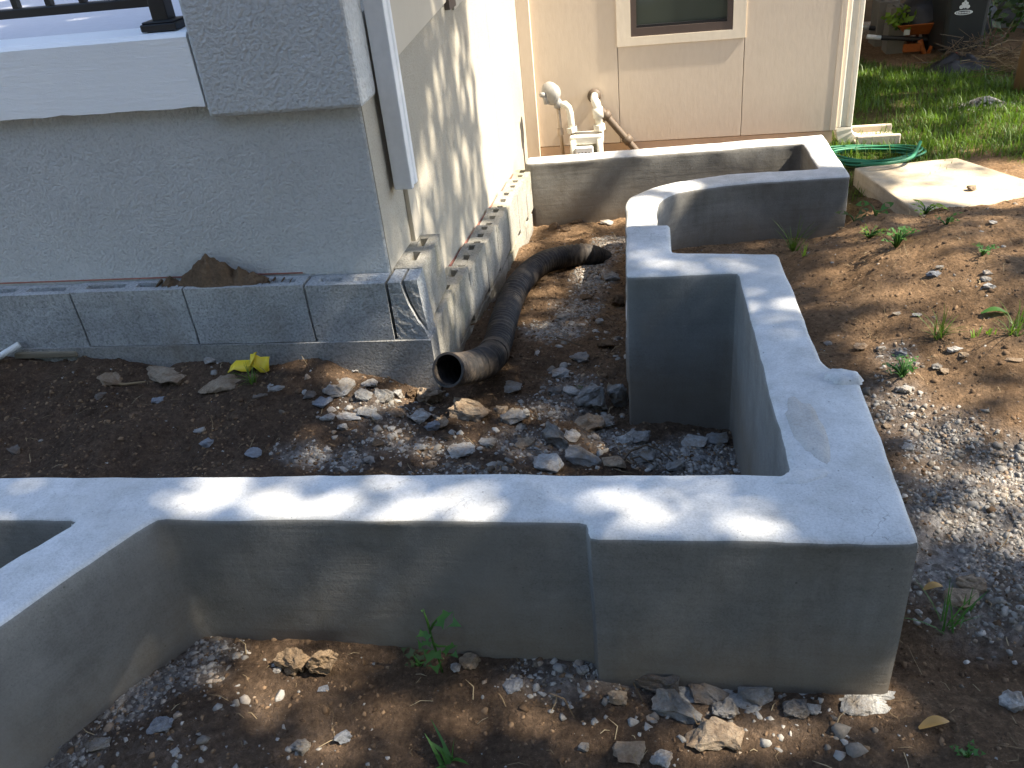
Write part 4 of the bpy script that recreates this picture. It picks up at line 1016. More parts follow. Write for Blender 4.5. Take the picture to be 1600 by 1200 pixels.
for k in range(34):
    sz = r.uniform(.006, .018); V_, F_ = hull((sz, sz*.9, sz*.8), 12, 2000+k, 0, 0, .5); xo = r.gauss(0, .13)
    mk('soil_crumb', [v_+Vector((p.x+xo, HY-.05+r.uniform(-.03,.03), ZB+sz*.3)) for v_ in V_], F_, 'clod', sh)
# dry and green leaves
def leaf_blade(p, L, W, ang, tilt, mat, name, label, cat='leaf', curl=.15):
    V_ = []; F_ = []; n = 7
    for i in range(n):
        t = i/(n-1); wd = W*math.sin(math.pi*min(1, t*.92+.06))**.8; zc = curl*L*math.sin(t*math.pi)+t*L*math.sin(tilt)
        for s_ in (-1, 0, 1):
            V_.append((t*L, s_*wd/2, zc+abs(s_)*wd*.25))
    for i in range(n-1): F_ += [(i*3, i*3+3, i*3+4, i*3+1), (i*3+1, i*3+4, i*3+5, i*3+2)]
    c_, s_ = math.cos(ang), math.sin(ang)
    return mk(name, [(p[0]+x*c_-y*s_, p[1]+x*s_+y*c_, p[2]+z) for x, y, z in V_], F_, mat, None, True, fix=False, label=label, cat=cat)
leaf_blade(at(1440,932)+Vector((0,0,.012)), .045, .02, .2, .1, 'dry_leaf', 'fallen_leaf', 'orange dry leaf at the gravel edge by the planter corner')
leaf_blade(at(1435,1142)+Vector((0,0,.006)), .06, .022, .25, .1, 'dry_leaf', 'fallen_leaf', 'curled yellow leaf below the planter corner')
leaf_blade(at(1532,494)+Vector((0,0,.008)), .075, .028, -.1, 0, 'weed', 'fallen_leaf', 'single green leaf lying on the mound slope')
p0 = at(965,730); 
MB().tube([at(968,730)+Vector((0,0,.01)), at(985,718)+Vector((0,0,.03)), at(1010,711)+Vector((0,0,.035)), at(1030,715)+Vector((0,0,.03)), at(1052,728)+Vector((0,0,.015))], [.004,.004,.0035,.003,.002], 6).build('twig', 'bark', None, True, label='dark curved twig arching over gravel in planter corner', cat='twig')
MB().tube([at(985,722)+Vector((0,0,.012)), at(1000,722)+Vector((0,0,.02)), at(1022,733)+Vector((0,0,.015))], [.003,.003,.002], 6).build('twig', 'bark', None, True, label='shorter dark twig under the curved twig', cat='twig')
MB().tube([at(870,532)+Vector((0,0,.012)), at(910,545)+Vector((0,0,.012))], [.003,.002], 6).build('twig', 'bark', None, True, label='thin twig lying on the trench gravel heap', cat='twig')

# ------------------------------------------------------------------ weeds
def lobed(base, tip_dir, side, up, L, W, lobes=True):
    o_ = [(0,0),(.12,.30),(.05,.55),(.36,.46),(.50,.62),(.62,.30),(1,0)] if lobes else [(0,0),(.2,.28),(.5,.42),(.8,.24),(1,0)]
    P = [base+tip_dir*(a_*L)+side*(b_*W)+up*(.10*L*math.sin(a_*3)+.06*b_*W) for a_, b_ in o_]
    Q = [base+tip_dir*(a_*L)-side*(b_*W)+up*(.10*L*math.sin(a_*3)+.06*b_*W) for a_, b_ in o_[1:-1]]
    mid = [base+tip_dir*(a_*L)+up*(.10*L*math.sin(a_*3)-.02*W) for a_ in (.33, .66)]
    n = len(P); V_ = P+Q[::-1]+mid; k = len(P)+len(Q); c1, c2 = k, k+1; ring = list(range(k)); F_ = []
    for i in range(k):
        a_, b_ = ring[i], ring[(i+1) % k]; t = ((V_[a_]+V_[b_])/2-base).dot(tip_dir)/L
        F_.append((a_, b_, c1 if t < .5 else c2))
    F_ += [(c1, c2, P.index(P[n//2+1])), (c2, c1, n+len(Q)//2)]
    return V_, F_[:k]
def herb(name, root, stems, mat, label, group=None, cat='weed', stemmat='weed', lob=True):
    r = empty(name, root, label=label, cat=cat, group=group)
    for pts, leaves in stems:
        if len(pts) > 1: MB().tube([root+Vector(q) for q in pts], [.0028]*(len(pts)-1)+[.0018], 6).build('stem', stemmat, r, True)
        for (b_, dr, L, W) in leaves:
            d = Vector(dr).normalized(); sd = d.cross(Vector((.1,-.35,1))).normalized(); up_ = sd.cross(d).normalized()
            V_, F_ = lobed(root+Vector(b_), d, sd, up_, L, W, lob); mk('leaf', V_, F_, mat, r, True, fix=False)
    return r
rt = at(692, 1052)
def pxo(px, py, y): return ony(px, py, y)-rt
Ys = rt.y-.01
herb('maple_seedling', rt, [
  ([(0,0,-.01), pxo(684,1025,Ys), pxo(677,1005,Ys), pxo(668,972,Ys), pxo(663,958,Ys)],
   [(pxo(683,965,Ys), (.9,-.35,-.02), .060, .036), (pxo(667,985,Ys), (-.3,-.5,-.55), .042, .026), (pxo(664,958,Ys), (-.15,-.2,.4), .018, .012), (pxo(697,1010,Ys), (.7,-.6,-.1), .040, .028), (pxo(675,1015,Ys), (.25,-.6,-.75), .052, .034), (pxo(668,1000,Ys), (-.1,-.7,-.6), .03, .02)]),
  ([pxo(677,1005,Ys), pxo(685,1010,Ys), pxo(697,1010,Ys)], []), ([pxo(672,985,Ys), pxo(677,975,Ys), pxo(684,966,Ys)], [])],
  'weed', 'young lobed leaf seedling growing before the front planter wall', cat='seedling')
def tuft(root, n, L, W, spread, mat, label, name='grass_tuft', cat='grass tuft', group=None, seed=1, lean=(0,0)):
    r = random.Random(seed); e_ = empty(name, root, label=label, cat=cat, group=group)
    for _ in range(n):
        a_ = r.uniform(0, 2*math.pi); l = 1.3*L*r.uniform(.5, 1.1); t = r.uniform(.1, spread); w_ = W*r.uniform(.7, 1.2)
        d = Vector((math.cos(a_)*t+lean[0], math.sin(a_)*t+lean[1], 1)).normalized(); s_ = Vector((-math.sin(a_), math.cos(a_), 0))
        b_ = root+Vector((r.uniform(-.012,.012), r.uniform(-.012,.012), -.004)); V_ = []; 
        for k in range(5):
            u_ = k/4; q = b_+d*(l*u_)+Vector((math.cos(a_), math.sin(a_), -1.0))*(l*.35*t*u_*u_)
            ww = w_*(1-u_)**.6*.5+.0002
            V_ += [q-s_*ww, q+s_*ww]
        mk('blade', V_, [(2*k, 2*k+1, 2*k+3, 2*k+2) for k in range(4)], mat, e_, True, fix=False)
    return e_
GT = 'grass tufts on the bare soil'
tuft(at(700,1194), 9, .06, .010, .9, 'weed', 'broad bladed grass tuft at the bottom edge', group=GT, seed=2)
tuft(at(395,600), 26, .08, .003, 1.0, 'grass', 'thin grass tuft beside the yellow plastic', group=GT, seed=3)
tuft(at(1465,528), 26, .085, .004, .9, 'grass', 'grass tuft on the middle of the mound slope', group=GT, seed=4)
tuft(at(1582,525), 22, .09, .0035, 1.0, 'grass', 'grass tuft at the right edge of the mound', group=GT, seed=5)
tuft(at(1240,392), 22, .15, .006, .7, 'grass', 'tall grass tuft beside the curved planter wall', group=GT, seed=6)
tuft(at(1258,400), 9, .06, .004, .5, 'weed_bright', 'small bright grass tuft beside the tall one', group=GT, seed=7)
tuft(at(1480,985), 12, .10, .004, 1.0, 'weed', 'sparse grass tuft in the gravel beside the planter corner', group=GT, seed=8)
tuft(at(1510,960), 8, .06, .004, 1.0, 'weed', 'smaller sparse grass tuft right of the gravel one', group=GT, seed=18)
tuft(at(590,660), 14, .03, .0015, 1.2, 'straw', 'withered dry grass tuft among the sunlit rubble', group=GT, seed=9)
tuft(at(905,605), 10, .02, .004, 1.2, 'weed', 'tiny green sprout behind the tall angular rubble', group=GT, seed=10)
tuft(at(930,362), 14, .06, .002, 1.0, 'straw', 'dry stalks at the foot of the far planter wall', group=GT, seed=12)
tuft(at(1525,527), 5, .025, .006, .6, 'weed_bright', 'tiny bright sprout left of a pair low on the mound', group=GT, seed=13)
tuft(at(1547,524), 5, .025, .006, .6, 'weed_bright', 'tiny bright sprout right of a pair low on the mound', group=GT, seed=14)
tuft(at(1365,525), 8, .05, .002, 1.2, 'straw', 'withered stalks beside the planter outer edge', group=GT, seed=15)
def bushy(px, py, n, R_, L, W, mat, label, seed, hgt=.05, lob=True):
    r = random.Random(seed); rt_ = at(px, py); st = []
    for k in range(n):
        a_ = r.uniform(0, 6.28); d = r.uniform(.2, 1)*R_; z_ = hgt*r.uniform(.3, 1)
        tip = (math.cos(a_)*d, math.sin(a_)*d, z_)
        st.append(([(0,0,-.005), (tip[0]*.5, tip[1]*.5, z_*.7), tip], [(tip, (math.cos(a_), math.sin(a_)-.2, r.uniform(-.2,.5)), L*r.uniform(.7,1.2), W*r.uniform(.7,1.2))]))
    return herb('weed', rt_, st, mat, label, lob=lob, group='leafy weeds on the soil')
bushy(1400, 388, 15, .045, .035, .018, 'weed', 'darker leafy weed clump on top of the mound', 21, .07)
bushy(1358, 372, 18, .05, .022, .010, 'weed_bright', 'bright ferny weed left of the darker clump on the mound', 22, .04)
bushy(1445, 336, 9, .04, .06, .022, 'weed_bright', 'sunlit yellow green weed at the slab edge', 23, .05, False)
bushy(1368, 338, 5, .03, .06, .04, 'weed', 'broad leaved weed beside the end of the curved wall', 24, .05, False)
bushy(1335, 346, 4, .03, .055, .035, 'dark_leaf', 'low dark weed at the corner of the curved wall', 25, .025, False)
bushy(1478, 352, 6, .03, .03, .018, 'weed', 'small leafy weed right on the mound crest', 26, .04)
bushy(1535, 400, 6, .03, .03, .016, 'weed', 'small weed on the right of the mound above the white stone', 27, .03)
bushy(1410, 592, 16, .045, .028, .016, 'weed', 'leafy weed low on the mound near the planter corner', 28, .05)
bushy(1510, 1185, 4, .015, .022, .014, 'weed', 'tiny weed in the soil at the lower right', 29, .02)
bushy(655, 1040, 4, .02, .03, .018, 'dark_leaf', 'low dark leaves left of the seedling foot', 30, .02)

# ------------------------------------------------------------------ slab, hose
zs_ = -.06
c4 = zp([(1335,262),(1495,246)], zs_); A_ = Vector((*c4[0], 0)); B_ = Vector((*c4[1], 0)); u_ = (B_-A_).normalized(); n_ = Vector((u_.y, -u_.x, 0))
A2 = A_+n_*.85+u_*.05; B2 = B_+n_*.95+u_*.32; B_ = B_+u_*.0
sp = [(q.x, q.y, zs_-.07) for q in (A_, B_, B2, A2)]
def grid_slab(c, z0, z1, n=8):
    return MB().prism([(x, y, z0) for x, y, _ in c], (0, 0, z1-z0))
rough(grid_slab(sp, zs_-.12, zs_), .004, 5).build('concrete_slab', 'slab', None, bevel=.008, label='tan concrete slab lying at the edge of the lawn', cat='slab')
# stone lying on the slab
p = onz(1518, 297, zs_); V_, F_ = hull((.06,.045,.03), 18, 555, 2, .12, .4); mk('rock', [v_+p+Vector((0,0,.012)) for v_ in V_], F_, 'rock_tan', None, False, label='small brown stone lying on the tan concrete slab', cat='rock')
hs = []
r = random.Random(5)
hc = onz(1345, 244, -.06)
for k in range(120):
    a_ = k*.45; turn = a_/(2*math.pi); q1 = noise.noise((turn*1.7, 1, 0)); q2 = noise.noise((turn*1.3, 7, 0)); q3 = noise.noise((k*.35, 3, 0))
    R1 = .20+.09*q1; ex = hc.x+.06+.09*q2+R1*1.25*math.cos(a_)+.02*q3; ey = hc.y+.06+.06*q1+R1*.5*math.sin(a_)+.02*noise.noise((k*.3, 9, 0))
    hs.append(Vector((ex, ey, max(hz(ex, ey), -.13)+.012+.012*abs(q2)+.0003*k)))
tail = [onz(1345,257,-.03), onz(1375,256,-.022), onz(1405,252,-.022), onz(1425,245,-.02), onz(1433,233,-.03), onz(1438,222,-.05)]
hs = catmull(hs, 2)
hose = empty('garden_hose', hc, label='coiled green garden hose beside the building and slab', cat='hose')
MB().tube(hs, .0065, 8).build('hose_coil', 'hose_green', hose, True)
MB().tube(catmull(tail, 6), .0095, 10).build('hose_end', 'hose_green', hose, True)

# ------------------------------------------------------------------ lawn
def blades(name, x, y, z, L, W, mat, **tags):
    n = len(x); P = np.stack([x, y, z], -1); a_ = npr.uniform(0, 2*np.pi, n); t = npr.gamma(2, .22, n)
    o_ = np.stack([np.cos(a_), np.sin(a_), np.zeros(n)], -1); s_ = np.stack([-np.sin(a_), np.cos(a_), np.zeros(n)], -1); up_ = np.array([0,0,1.])
    p1 = P+up_*L[:, None]*.55+o_*(L*t*.35)[:, None]; p2 = P+up_*(L*np.clip(1-.3*t, .3, 1))[:, None]+o_*(L*t)[:, None]
    V_ = np.stack([P-s_*W[:, None], P+s_*W[:, None], p1+s_*W[:, None]*.8, p1-s_*W[:, None]*.8, p2], 1); b_ = (np.arange(n)*5)[:, None]
    F_ = np.concatenate([b_+np.array([0,1,2]), b_+np.array([0,2,3]), b_+np.array([3,2,4])])
    return npmesh(name, V_.reshape(-1, 3), F_, mat, **tags)
def patchy(x, y): return np.clip(np.array([.75+1.1*noise.noise((a_*2.2, b_*2.2, 9)) for a_, b_ in zip(x, y)]), .06, 1)
x, y = randpts(90000, .95, 3.6, 4.45, 8.4, lambda x, y: lawn_mask(x, y)*patchy(x, y)*np.clip(1.3-(x-1)*.12, .3, 1)*inframe(x, y))
z = np.array([hz(a_, b_)-.004 for a_, b_ in zip(x, y)])
blades('grass', x, y, z, npr.gamma(3.2, .010, len(x))+.010, npr.uniform(.0016, .0032, len(x)), 'grass', kind='stuff', label='green lawn grass beside and behind the tan building', cat='grass')
gc = at(1537, 165); n = 420; gx_ = npr.normal(0, .085, n); gy_ = npr.normal(0, .05, n)
scatter('gravel_heap', np.stack([gc.x+gx_, gc.y+gy_, np.array([hz(gc.x+a_, gc.y+b_) for a_, b_ in zip(gx_, gy_)])+.05*np.exp(-(gx_/.09)**2-(gy_/.055)**2)], -1), npr.uniform(.012, .034, n), 'rock_pale', kind='stuff', label='small pale heap of gravel lying on the lawn', cat='gravel heap')

# ------------------------------------------------------------------ yard things in the shade at the back
ZL = -.1
FY = 8.6
fence = empty('wood_fence', (2.4, FY, ZL), label='brown horizontal board fence at the back of the yard', cat='fence')
bm_ = None
for k in range(9):
    z0 = ZL+.05+k*.19
    o = MB().box(.8, 5.2, FY, FY+.025, z0, z0+.182).build('board', 'wood_fence', fence, bevel=.004)
for x in (1.62, 2.9, 4.4):
    MB().box(x, x+.1, FY-.06, FY-.002, ZL, ZL+1.9).build('fence_post', 'wood_fence', fence, bevel=.006)
def yz(px, py, y): return ony(px, py, y)
# dark wheeled bin with pale emblem
BY = 7.0
x0 = yz(1471, 60, BY).x; x1 = yz(1546, 60, BY).x; zfoot = ZL
binn = empty('wheeled_bin', ((x0+x1)/2, BY, zfoot), label='dark wheeled bin with a pale crest emblem in the shade', cat='bin')
zt_ = zfoot+1.05; xm = (x0+x1)/2; hw = (x1-x0)/2
V_ = [(xm-hw*.84, BY+.04, zfoot+.06),(xm+hw*.84, BY+.04, zfoot+.06),(xm+hw*.84, BY+.5, zfoot+.06),(xm-hw*.84, BY+.5, zfoot+.06),(xm-hw, BY, zt_),(xm+hw, BY, zt_),(xm+hw, BY+.62, zt_),(xm-hw, BY+.62, zt_)]
mk('body', V_, [(0,3,2,1),(4,5,6,7),(0,1,5,4),(1,2,6,5),(2,3,7,6),(3,0,4,7)], 'dark_bin', binn, False, .03, 3)
MB().box(xm-hw-.02, xm+hw+.02, BY-.03, BY+.66, zt_+.002, zt_+.06).build('lid', 'dark_bin', binn, bevel=.02)
MB().box(xm-hw-.012, xm+hw+.012, BY-.018, BY+.04, zt_-.08, zt_-.02).build('rim', 'dark_bin', binn, bevel=.008)
for sx in (-1, 1): MB().tube([(xm+sx*hw*.6-.03, BY+.5, zfoot+.12), (xm+sx*hw*.6+.03, BY+.5, zfoot+.12)], .12, 18).build('wheel', 'black_plastic', binn, True)
ec = yz(1508, 12, BY+.01)
def front(z): return BY+.04*(1-(z-zfoot-.06)/(zt_-zfoot-.06))-.004
em = MB()
def epoly(pts):
    em.prism([(ec.x+a_, front(ec.z+b_)-.002, ec.z+b_) for a_, b_ in pts], (0, .0015, 0))
for a0_ in range(16):
    a1, a2 = 2*math.pi*a0_/16, 2*math.pi*(a0_+1)/16
    for k_, (ra, rb) in enumerate(((.062,.017),)):
        epoly([(ra*math.cos(a1), -.034+rb*math.sin(a1)), (ra*math.cos(a2), -.034+rb*math.sin(a2)), (ra*.84*math.cos(a2), -.034+rb*.72*math.sin(a2)), (ra*.84*math.cos(a1), -.034+rb*.72*math.sin(a1))])
for i in range(9): epoly([(-.044+i*.0105, -.040), (-.037+i*.0105, -.040), (-.037+i*.0105, -.029), (-.044+i*.0105, -.029)])
for (cx2, cz2, rr) in ((-.022,.004,.014),(0,.010,.016),(.022,.004,.014),(-.012,.026,.011),(.012,.026,.011),(0,.04,.009)):
    epoly([(cx2+rr*math.cos(t*math.pi/4), cz2+rr*math.sin(t*math.pi/4)) for t in range(8)])
em.build('emblem', 'emblem', binn, label='pale crest over an oval band')
# wheelbarrow
WY = 7.3
def wq(px, py): return yz(px, py, WY)
t0_, t1_ = wq(1404, 42), wq(1464, 40); tb0, tb1 = wq(1410, 61), wq(1460, 61); zleg = ZL
wb = empty('wheelbarrow', (tb0.x+.2, WY+.3, ZL), label='orange wheelbarrow loaded with a black tub beside the bin', cat='wheelbarrow')
xw1 = t1_.x+.22
V_ = [(tb0.x+.06, WY+.1, tb0.z),(xw1-.12, WY+.1, tb0.z),(xw1-.12, WY+.48, tb0.z),(tb0.x+.06, WY+.48, tb0.z),(t0_.x, WY, t0_.z),(xw1, WY, t0_.z+.01),(xw1, WY+.6, t0_.z+.01),(t0_.x, WY+.6, t0_.z)]
tr_ = mk('tray', V_, [(0,3,2,1),(0,1,5,4),(1,2,6,5),(2,3,7,6),(3,0,4,7)], 'orange_steel', wb, False, .02, 3)
s_ = tr_.modifiers.new('s', 'SOLIDIFY'); s_.thickness = .008
lp = wq(1417.5, 51); MB().box(lp.x-.022, lp.x+.022, WY+.008, WY+.012, lp.z-.02, lp.z+.02).build('sticker', 'emblem', wb)
for dy in (.08, .5):
    h0 = wq(1380, 62); h1 = wq(1470, 63)
    MB().tube([(h0.x, WY+dy, h0.z), (h1.x+.35, WY+dy*.6+.1, h1.z-.06)], .018, 8).build('handle', 'black_plastic', wb, True)
    g0 = wq(1358, 61); MB().tube([(g0.x, WY+dy, g0.z+.004), (h0.x, WY+dy, h0.z)], .017, 10).build('grip', 'grip_white', wb, True)
    l0 = wq(1442, 66); l1 = wq(1447, 95); MB().tube([(l0.x, WY+dy, l0.z), (l1.x, WY+dy, ZL)], .02, 8).build('leg', 'orange_steel', wb, True)
    l0 = wq(1465, 66); l1 = wq(1453, 96); MB().tube([(l0.x, WY+dy, l0.z), (l1.x, WY+dy, ZL)], .014, 8).build('leg', 'orange_steel', wb, True)
b0 = wq(1415, 72); b1 = wq(1442, 83); MB().box(b0.x, b1.x, WY+.06, WY+.08, b1.z, b0.z).build('brace_panel', 'orange_steel', wb, bevel=.006)
MB().tube([(xw1+.12, WY+.27, ZL+.18), (xw1+.12, WY+.33, ZL+.18)], .18, 20).build('wheel', 'black_plastic', wb, True)
tc_ = wq(1446, 30); tb = MB()
rr_ = [(0,.00),(.10,.005),(.20,.02),(.225,.05),(.215,.06),(.17,.13),(.10,.17),(.0,.18)]
pts_ = [Vector((tc_.x+.05, WY+.25, tc_.z-.05))+Vector((-.25, -.1, .75)).normalized()*h_ for r_, h_ in rr_]
tb.tube(pts_, [max(r_, .002) for r_, h_ in rr_], 24).build('tub', 'black_plastic', None, True, label='black round tub lying tipped on the wheelbarrow load', cat='tub')
for k, (px, py, w_, h_) in enumerate([(1382, 76, 24, 34), (1398, 78, 19, 32)]):
    c_ = yz(px, py, 7.75-.3*k); ww = w_/2*8.9/FPX
    b_ = hollow_block(2*ww, .19, .36, [(.03, ww-.015, .04, .15), (ww+.015, 2*ww-.03, .04, .15)], .2)
    place(b_, (c_.x-ww, 7.75-.3*k, ZL-.02), .06-.1*k).build('concrete_block', 'block_grey', None, bevel=.005, label=['grey block standing by the fence, left of two', 'grey block standing by the wheelbarrow, right of two'][k], cat='block')
c_ = yz(1419, 21, 8.3); MB().box(c_.x-.05, c_.x+.05, 8.3, 8.4, c_.z-.25, c_.z+.03).build('blue_box', 'blue_tarp', None, bevel=.01, label='small blue box behind the wheelbarrow load', cat='box')
def leafcloud(name, c, R3, n, L, mat, label, cat, seed, stems=3, group=None):
    r = random.Random(seed); V_ = []; F_ = []
    for _ in range(n):
        q = Vector((r.gauss(0,.5), r.gauss(0,.5), r.gauss(0,.5))); q = Vector((q.x*R3[0], q.y*R3[1], q.z*R3[2]))
        d = Vector((r.gauss(0,1), r.gauss(0,1), r.gauss(0,.6))).normalized(); s_ = d.orthogonal().normalized(); l = L*r.uniform(.6,1.2); b_ = len(V_); p_ = c+q
        V_ += [p_, p_+d*l*.5+s_*l*.3, p_+d*l, p_+d*l*.5-s_*l*.3]; F_.append((b_, b_+1, b_+2, b_+3))
    e_ = empty(name, (c.x, c.y, c.z-R3[2]), label=label, cat=cat, group=group)
    mk('foliage', V_, F_, mat, e_, True, fix=False)
    for k in range(stems):
        MB().tube([(c.x+r.uniform(-.04,.04), c.y, c.z-R3[2]*1.1), (c.x+r.uniform(-.5,.5)*R3[0], c.y, c.z+r.uniform(-.2,.6)*R3[2])], [.006,.003], 6).build('stem', 'weed', e_, True)
    return e_
leafcloud('potted_plant', wq(1411, 34)+Vector((0,.1,0)), (.10,.10,.07), 60, .07, 'weed_bright', 'sunlit bright green plant sprouting from the wheelbarrow', 'plant', 3)
leafcloud('climbing_plant', yz(1556, 15, 7.4), (.18,.1,.3), 70, .07, 'dark_leaf', 'dark vine hanging between the bin and metal sheet', 'vine', 4)
leafcloud('climbing_plant', yz(1590, 0, 7.2), (.25,.1,.2), 70, .07, 'dark_leaf', 'dark vine hanging over the corrugated metal sheet', 'vine', 5)
leafcloud('climbing_plant', yz(1432, 0, 8.6), (.10,.1,.25), 30, .08, 'weed', 'thin green shoot in front of the board fence', 'vine', 6)
# corrugated metal sheet leaning at the right
cs = MB(); nr = 60; c0, c1 = yz(1546, 30, 8.3), yz(1640, 120, 7.2)
for i in range(nr+1):
    t = i/nr; z = ZL+1.5*t; of = .022*math.sin(t*2*math.pi*14)
    for (xx, yy) in ((c0.x, 8.2), (c0.x+1.1, 7.3)):
        cs.v.append((xx-.25*t*0+of*.6+.1*t, yy+of*.6+.12*t, z+.25*(xx > c0.x)*-.0))
for i in range(nr): cs.f.append((i*2, i*2+1, i*2+3, i*2+2))
o = cs.build('corrugated_sheet', 'steel', None, True, label='bluish corrugated metal sheet leaning at the right of the yard', cat='metal sheet'); s_ = o.modifiers.new('s', 'SOLIDIFY'); s_.thickness = .003
# post at the right edge
pp = at(1588, 143); MB().tube([(pp.x+.05, pp.y, ZL-.1), (pp.x+.06, pp.y, .6), (pp.x+.09, pp.y, 2.2)], [.075,.07,.068], 14).build('wooden_post', 'wood_post', None, True, label='brown wooden post at the right edge of the lawn', cat='post')
# dark bag, red cone, brush pile
c_ = at(1503, 112)
heap('dark_bag', (c_.x, c_.y+.05, c_.z), .30, .16, .09, 'black_plastic', 12, rough_=.6, label='dark plastic bag slumped on the grass before the bin', cat='bag')
p = yz(1486, 98, c_.y+.25); q = yz(1495, 82, c_.y+.25)
MB().tube([p, q], [.03, .012], 12).build('red_cone', 'red_plastic', None, True, label='red plastic cone lying behind the dark bag', cat='cone')
r = random.Random(77); bc = at(1555, 110); bs = MB()
for k in range(150):
    s0 = bc+Vector((r.gauss(-.06,.13), r.gauss(.10,.14), abs(r.gauss(.04,.04)))); an = r.gauss(-.35,.35); L = r.uniform(.12,.34)
    bs.tube([s0, s0+Vector((math.cos(an)*L*.5, math.sin(an)*L*.5, r.uniform(-.02,.05))), s0+Vector((math.cos(an)*L, math.sin(an)*L-.03, r.uniform(-.05,.03)))], [.0026,.002,.001], 4)
bs.build('brush_pile', 'straw', None, kind='stuff', label='pile of dry cut twigs beside the wooden post', cat='brush pile')
bs = MB(); bc = yz(1532, 86, 6.85)
for k in range(130):
    s0 = Vector((bc.x+r.gauss(0,.13), 6.85+r.gauss(0,.06), ZL+abs(r.gauss(.08,.08)))); an = r.uniform(0,6.28); L = r.uniform(.08,.24)
    bs.tube([s0, s0+Vector((math.cos(an)*L, math.sin(an)*L*.5, r.uniform(-.1,.15)))], [.004,.002], 4)
bs.build('brush_pile', 'bark', None, kind='stuff', label='tangle of dark dry brush heaped against the bin', cat='brush pile')
MB().tube([at(1426,91)+Vector((0,0,.02)), at(1450,103)+Vector((0,0,.01))], [.006,.004], 6).build('stick', 'straw', None, label='pale stick lying on grass before the wheelbarrow', cat='stick')

# ------------------------------------------------------------------ the shade tree on the right
def shadow_xy(p):       # where the point's sun ray meets the level z = .3
    return p-SD*((p.z-.3)/SD.z)
LIT = []                # gaps in the crown: centre on level z=.3 and radius
def lit(p, r_, k=1.0, sy=1.0):
    q = shadow_xy(p); LIT.append((q.x, q.y, r_, k, sy))
for px, py, r_ in [(338,762,.045),(440,800,.02),(535,775,.02),(500,800,.025),(610,800,.012),(660,798,.03),(735,788,.042),(1075,803,.038),(1125,806,.036),(960,775,.014),(1000,790,.012),(1190,795,.010)]:
    lit(onz(px, py, .40), r_)
for px, py, r_ in [(1000,320,.1),(1000,340,.1),(1060,290,.08),(900,240,.2),(1050,230,.2),(1150,222,.2),(1250,215,.2),(1300,240,.2),(860,247,.2)]:
    lit(onz(px, py, ZF), r_, 2)
for px, py, r_ in [(560,640,.09),(640,625,.10),(700,640,.08),(560,590,.06),(730,640,.07),(890,370,.14),(950,350,.10),(940,380,.1),(850,480,.07),(850,460,.07),(830,500,.05),(900,690,.04),(940,700,.04),(990,705,.04),
   (460,1040,.10),(520,1045,.08),(380,1045,.09),(420,1085,.07),(1100,1160,.07),(1170,1165,.05),(1350,1110,.05),(1230,1160,.06),(520,1180,.06),
   ]:
    lit(at(px, py), r_*.75)
for px, py, r_ in [
   (1470,720,.09),(1530,730,.10),(1590,720,.10),(1560,760,.07),(1460,830,.05),(1490,600,.10),(1540,560,.12),(1590,580,.12),(1450,560,.07),(1500,545,.08),(1430,440,.06),(1350,450,.05),(1340,460,.05),(1400,430,.05),(1480,390,.1),(1520,370,.1),(1560,360,.12),(1590,380,.1),(1450,380,.06),(1320,400,.06),(1290,430,.05),(1460,510,.08),(1570,480,.07),(1590,650,.1),(1450,320,.12),(1500,300,.15),(1590,310,.18),(1540,310,.15),(1420,300,.1),(1380,275,.08),(1450,265,.16),(1550,290,.16),(1400,285,.14),(1480,285,.14),
   (1350,97,.10),(1342,118,.10),(1400,125,.12),(1590,180,.2),(1600,200,.2),(1430,190,.07),(1480,165,.06),(1540,160,.08),(1590,270,.18),(1500,225,.12),(1400,150,.05),(1560,230,.1)]:
    lit(at(px, py), r_*.95)
for px, py, r_ in [(1580,750,.10),(1540,800,.08),(1600,820,.08)]: lit(at(px, py), r_*.7)
for px, py, r_ in [(1352,97,.14),(1590,186,.2),(1550,205,.14),(1450,190,.10),(1500,228,.14),(1595,268,.18),(1400,152,.08),(1430,215,.08),(1350,118,.1)]: lit(at(px, py), r_, 2)
for px, py, r_ in [(1595,300,.28),(1530,300,.2),(1480,275,.12),(1420,300,.10),(1440,262,.10)]: lit(onz(px, py, -.06), r_, 2)
# far end of the side wall, the gas meter and the tan wall stand in full sun
for y_ in np.arange(4.15, 5.25, .18):
    for z_ in np.arange(-.2, 1.3, .25): lit(Vector((SX(y_), y_, z_)), .2, 2)
for x_ in np.arange(-.7, 1.2, .2):
    for z_ in np.arange(-.1, 1.4, .3): lit(Vector((x_, YF, z_)), .3, 2)
# streaks on the side wall
r = random.Random(19)
for k in range(30):
    yy = 2.56+1.6*r.random()**.8; z0 = r.uniform(-.15, 1.15); nn = r.randint(2, 5); rr0 = r.uniform(.010, .022)*(1+.5*(yy > 3.6))
    for q in range(nn): lit(Vector((SX(yy), yy+r.gauss(0,.006), z0+q*.045)), rr0*(1-.3*abs(q-(nn-1)/2)/nn))
for px, py, r_ in [(664,245,.035),(660,285,.03),(652,330,.035),(722,75,.025),(735,250,.022)]: lit(onside(px, py), r_)
for k in range(130):
    px, py = r.uniform(1240, 1600), r.uniform(335, 700)
    if px < 1240+(py-335)*.52: continue
    lit(at(px, py), r.uniform(.012, .058))
for k in range(40): lit(at(r.uniform(1340, 1600), r.uniform(125, 300)), r.uniform(.02, .07))
for k in range(10): lit(at(r.uniform(300, 1400), r.uniform(1060, 1190)), r.uniform(.012, .03))
for k in range(16): lit(at(r.uniform(450, 960), r.uniform(560, 720)), r.uniform(.01, .025))
for px, py, r_ in [(640,420,.03),(660,385,.03),(735,470,.03),(760,420,.03),(780,380,.03),(690,540,.04),(700,470,.03)]:
    lit(onside(px, py, .1), r_, 1)
LA = np.array(LIT)
